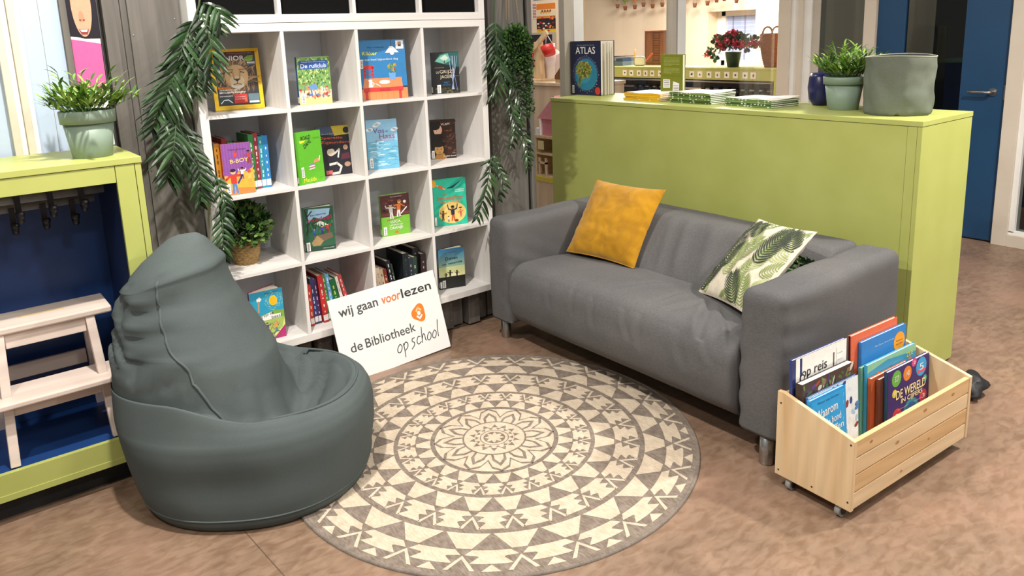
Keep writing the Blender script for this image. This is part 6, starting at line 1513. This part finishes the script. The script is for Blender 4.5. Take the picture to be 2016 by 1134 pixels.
# toys on the birch cabinet
def onc(name, label, cat, u, v, x): return thing(name, label, cat, (x, at(u, v, 0, x).y, 1.1655))
t = onc('toy_crane', 'wooden toy crane with a red bucket on the birch cabinet', 'toy', 1062, 160, 3.5)
b = MB(); b.box((-.09, -.11, 0), (.09, .1, .018), PINEV); b.build('base', t, .003)
b = MB(); b.prism([(-.05, .018), (.05, .018), (.03, .34), (-.03, .34)], 0, -.03, .03, PINEV); b.build('tower', t, .003)
b = MB(); b.bar((-.035, .14, .2), (-.035, -.16, .42), .045, .02, PINEV, (1, 0, 0)); b.build('jib', t, .002)
REDP = mat('red_plastic', '#d8342c', '#cc2c26', 8, rough=.4)
b = MB(); b.lathe([(.05, -.01), (.068, .075), (.064, .075), (.046, 0), (.001, 0)], (-.035, -.19, .235), REDP, 20, fn=lambda v: Matrix.Rotation(-.35, 3, 'X') @ v); b.build('bucket', t)
b = MB()
for q in (-.05, .05): b.tube([(-.035, -.15, .41), (-.035, -.19 + q, .31)], .003, WPAPER, 5)
b.tube([(-.035, .05, .28), (-.04, .02, .12)], .006, REDP, 6); b.build('cord', t)
t = onc('white_jug', 'milky white plastic jug beside the toy crane on the birch cabinet', 'jug', 1098, 160, 3.62)
MILK = mat('milky_plastic', '#ece0da', '#e4d6d0', 6, rough=.35)
b = MB(); b.lathe([(.06, 0), (.07, .02), (.07, .13), (.085, .2), (.06, .25), (.035, .27), (.001, .27)], (0, .06, 0), MILK, 20); b.build('body', t)
b = MB(); b.prism([(-.04, .05), (.0, .02), (.0, .22), (-.1, .25), (-.12, .18)], 0, -.03, .03, MILK); b.build('spout', t, .008)
t = onc('wooden_wedge', 'dark wooden toy wedge at the right of the white jug on the birch cabinet', 'toy', 1110, 160, 3.4)
b = MB(); b.prism([(-.12, .03), (.06, .03), (.06, .06), (-.12, .24)], 0, -.05, .05, mat('dark_toy_wood', '#8a5a2a', '#74481f', 8)); b.build('wedge', t, .003); b = MB(); b.box((-.05, -.1, 0), (.05, .05, .029), PINEV); b.build('foot', t)
# blackboard and posters on the side wall
wx = 3.95; P0 = at(1050, 68, 0, wx); 
t = thing('blackboard', 'small blackboard on the classroom side wall above the birch cabinet', 'board', (wx, at(1072, 100, 0, wx).y, 1.17 + .02))
yl, yr2 = at(1046, 100, 0, wx).y - t.location.y, at(1093, 100, 0, wx).y - t.location.y; zt2 = at(1072, 68, 0, wx).z - t.location.z
b = MB(); b.box((-.03, yr2, 0), (-.002, yl, zt2), mat('slate_board', '#25272a', '#2c2e31', 6, rough=.6)); b.build('slate', t)
b = MB(); b.box((-.034, yr2 - .02, zt2), (-.002, yl, zt2 + .02), FRAMEG); b.box((-.034, yr2 - .02, 0), (-.002, yr2, zt2), FRAMEG); b.build('frame', t)
def wallsheet(name, label, u0, v0, u1, v1, fnc):
    a, c = at(u0, v1, 0, wx - .004), at(u1, v0, 0, wx - .004); t = thing(name, label, 'poster', (wx, (a.y + c.y) / 2, a.z)); w_, h_ = abs(a.y - c.y), c.z - a.z
    b = MB(); b.box((-.003, -w_ / 2, 0), (-.0005, w_ / 2, h_), WPAPER); b.build('sheet', t)
    b = MB(); b.fr = lambda u, v, l: Vector((-.0034 - .0003 * l, w_ / 2 - u * w_, v * h_)); fnc(b); b.build('picture', t)
def f1(b):
    b.rect(0, .5, 1, 1, ink('#e6842e'), 0); b.rect(0, 0, 1, .5, ink('#2c2226'), 0); b.rect(0, 0, 1, .14, ink('#e8c02a'), 1); b.rect(0, .58, 1, .8, ink('#efdcb8'), 1); r = random.Random(80)
    for k in range(30): b.ell(r.uniform(.08, .92), r.uniform(.08, .55), .06, .03, ink(('#c8322c', '#e8a02c', '#f0e4d0', '#8a2a3a')[k % 4]), 2 + k % 3 * .3, 10)
    for k in range(8): b.ell(.25 + .07 * k, .7 + .05 * (k % 2), .05, .04, ink(('#e8a02c', '#8a4a2a')[k % 2]), 3, 10)
def f2(b):
    for k in range(5): b.rect(.15, .06 + k * .19, .85, .2 + k * .19, ink('#b83428'), 1); b.rect(.25, .1 + k * .19, .75, .16 + k * .19, ink('#f0d0c0'), 2)
wallsheet('poster', 'orange and black picture poster on the classroom side wall', 1057, 5, 1093, 66, f1)
wallsheet('poster', 'narrow strip of red picture cards on the classroom side wall', 1048, 6, 1056, 38, f2)
def f3(b): b.rect(0, 0, 1, 1, ink('#3a8ac0'), 1)
wallsheet('poster', 'plain blue sheet above the orange poster on the classroom side wall', 1050, -40, 1092, 1, f3)
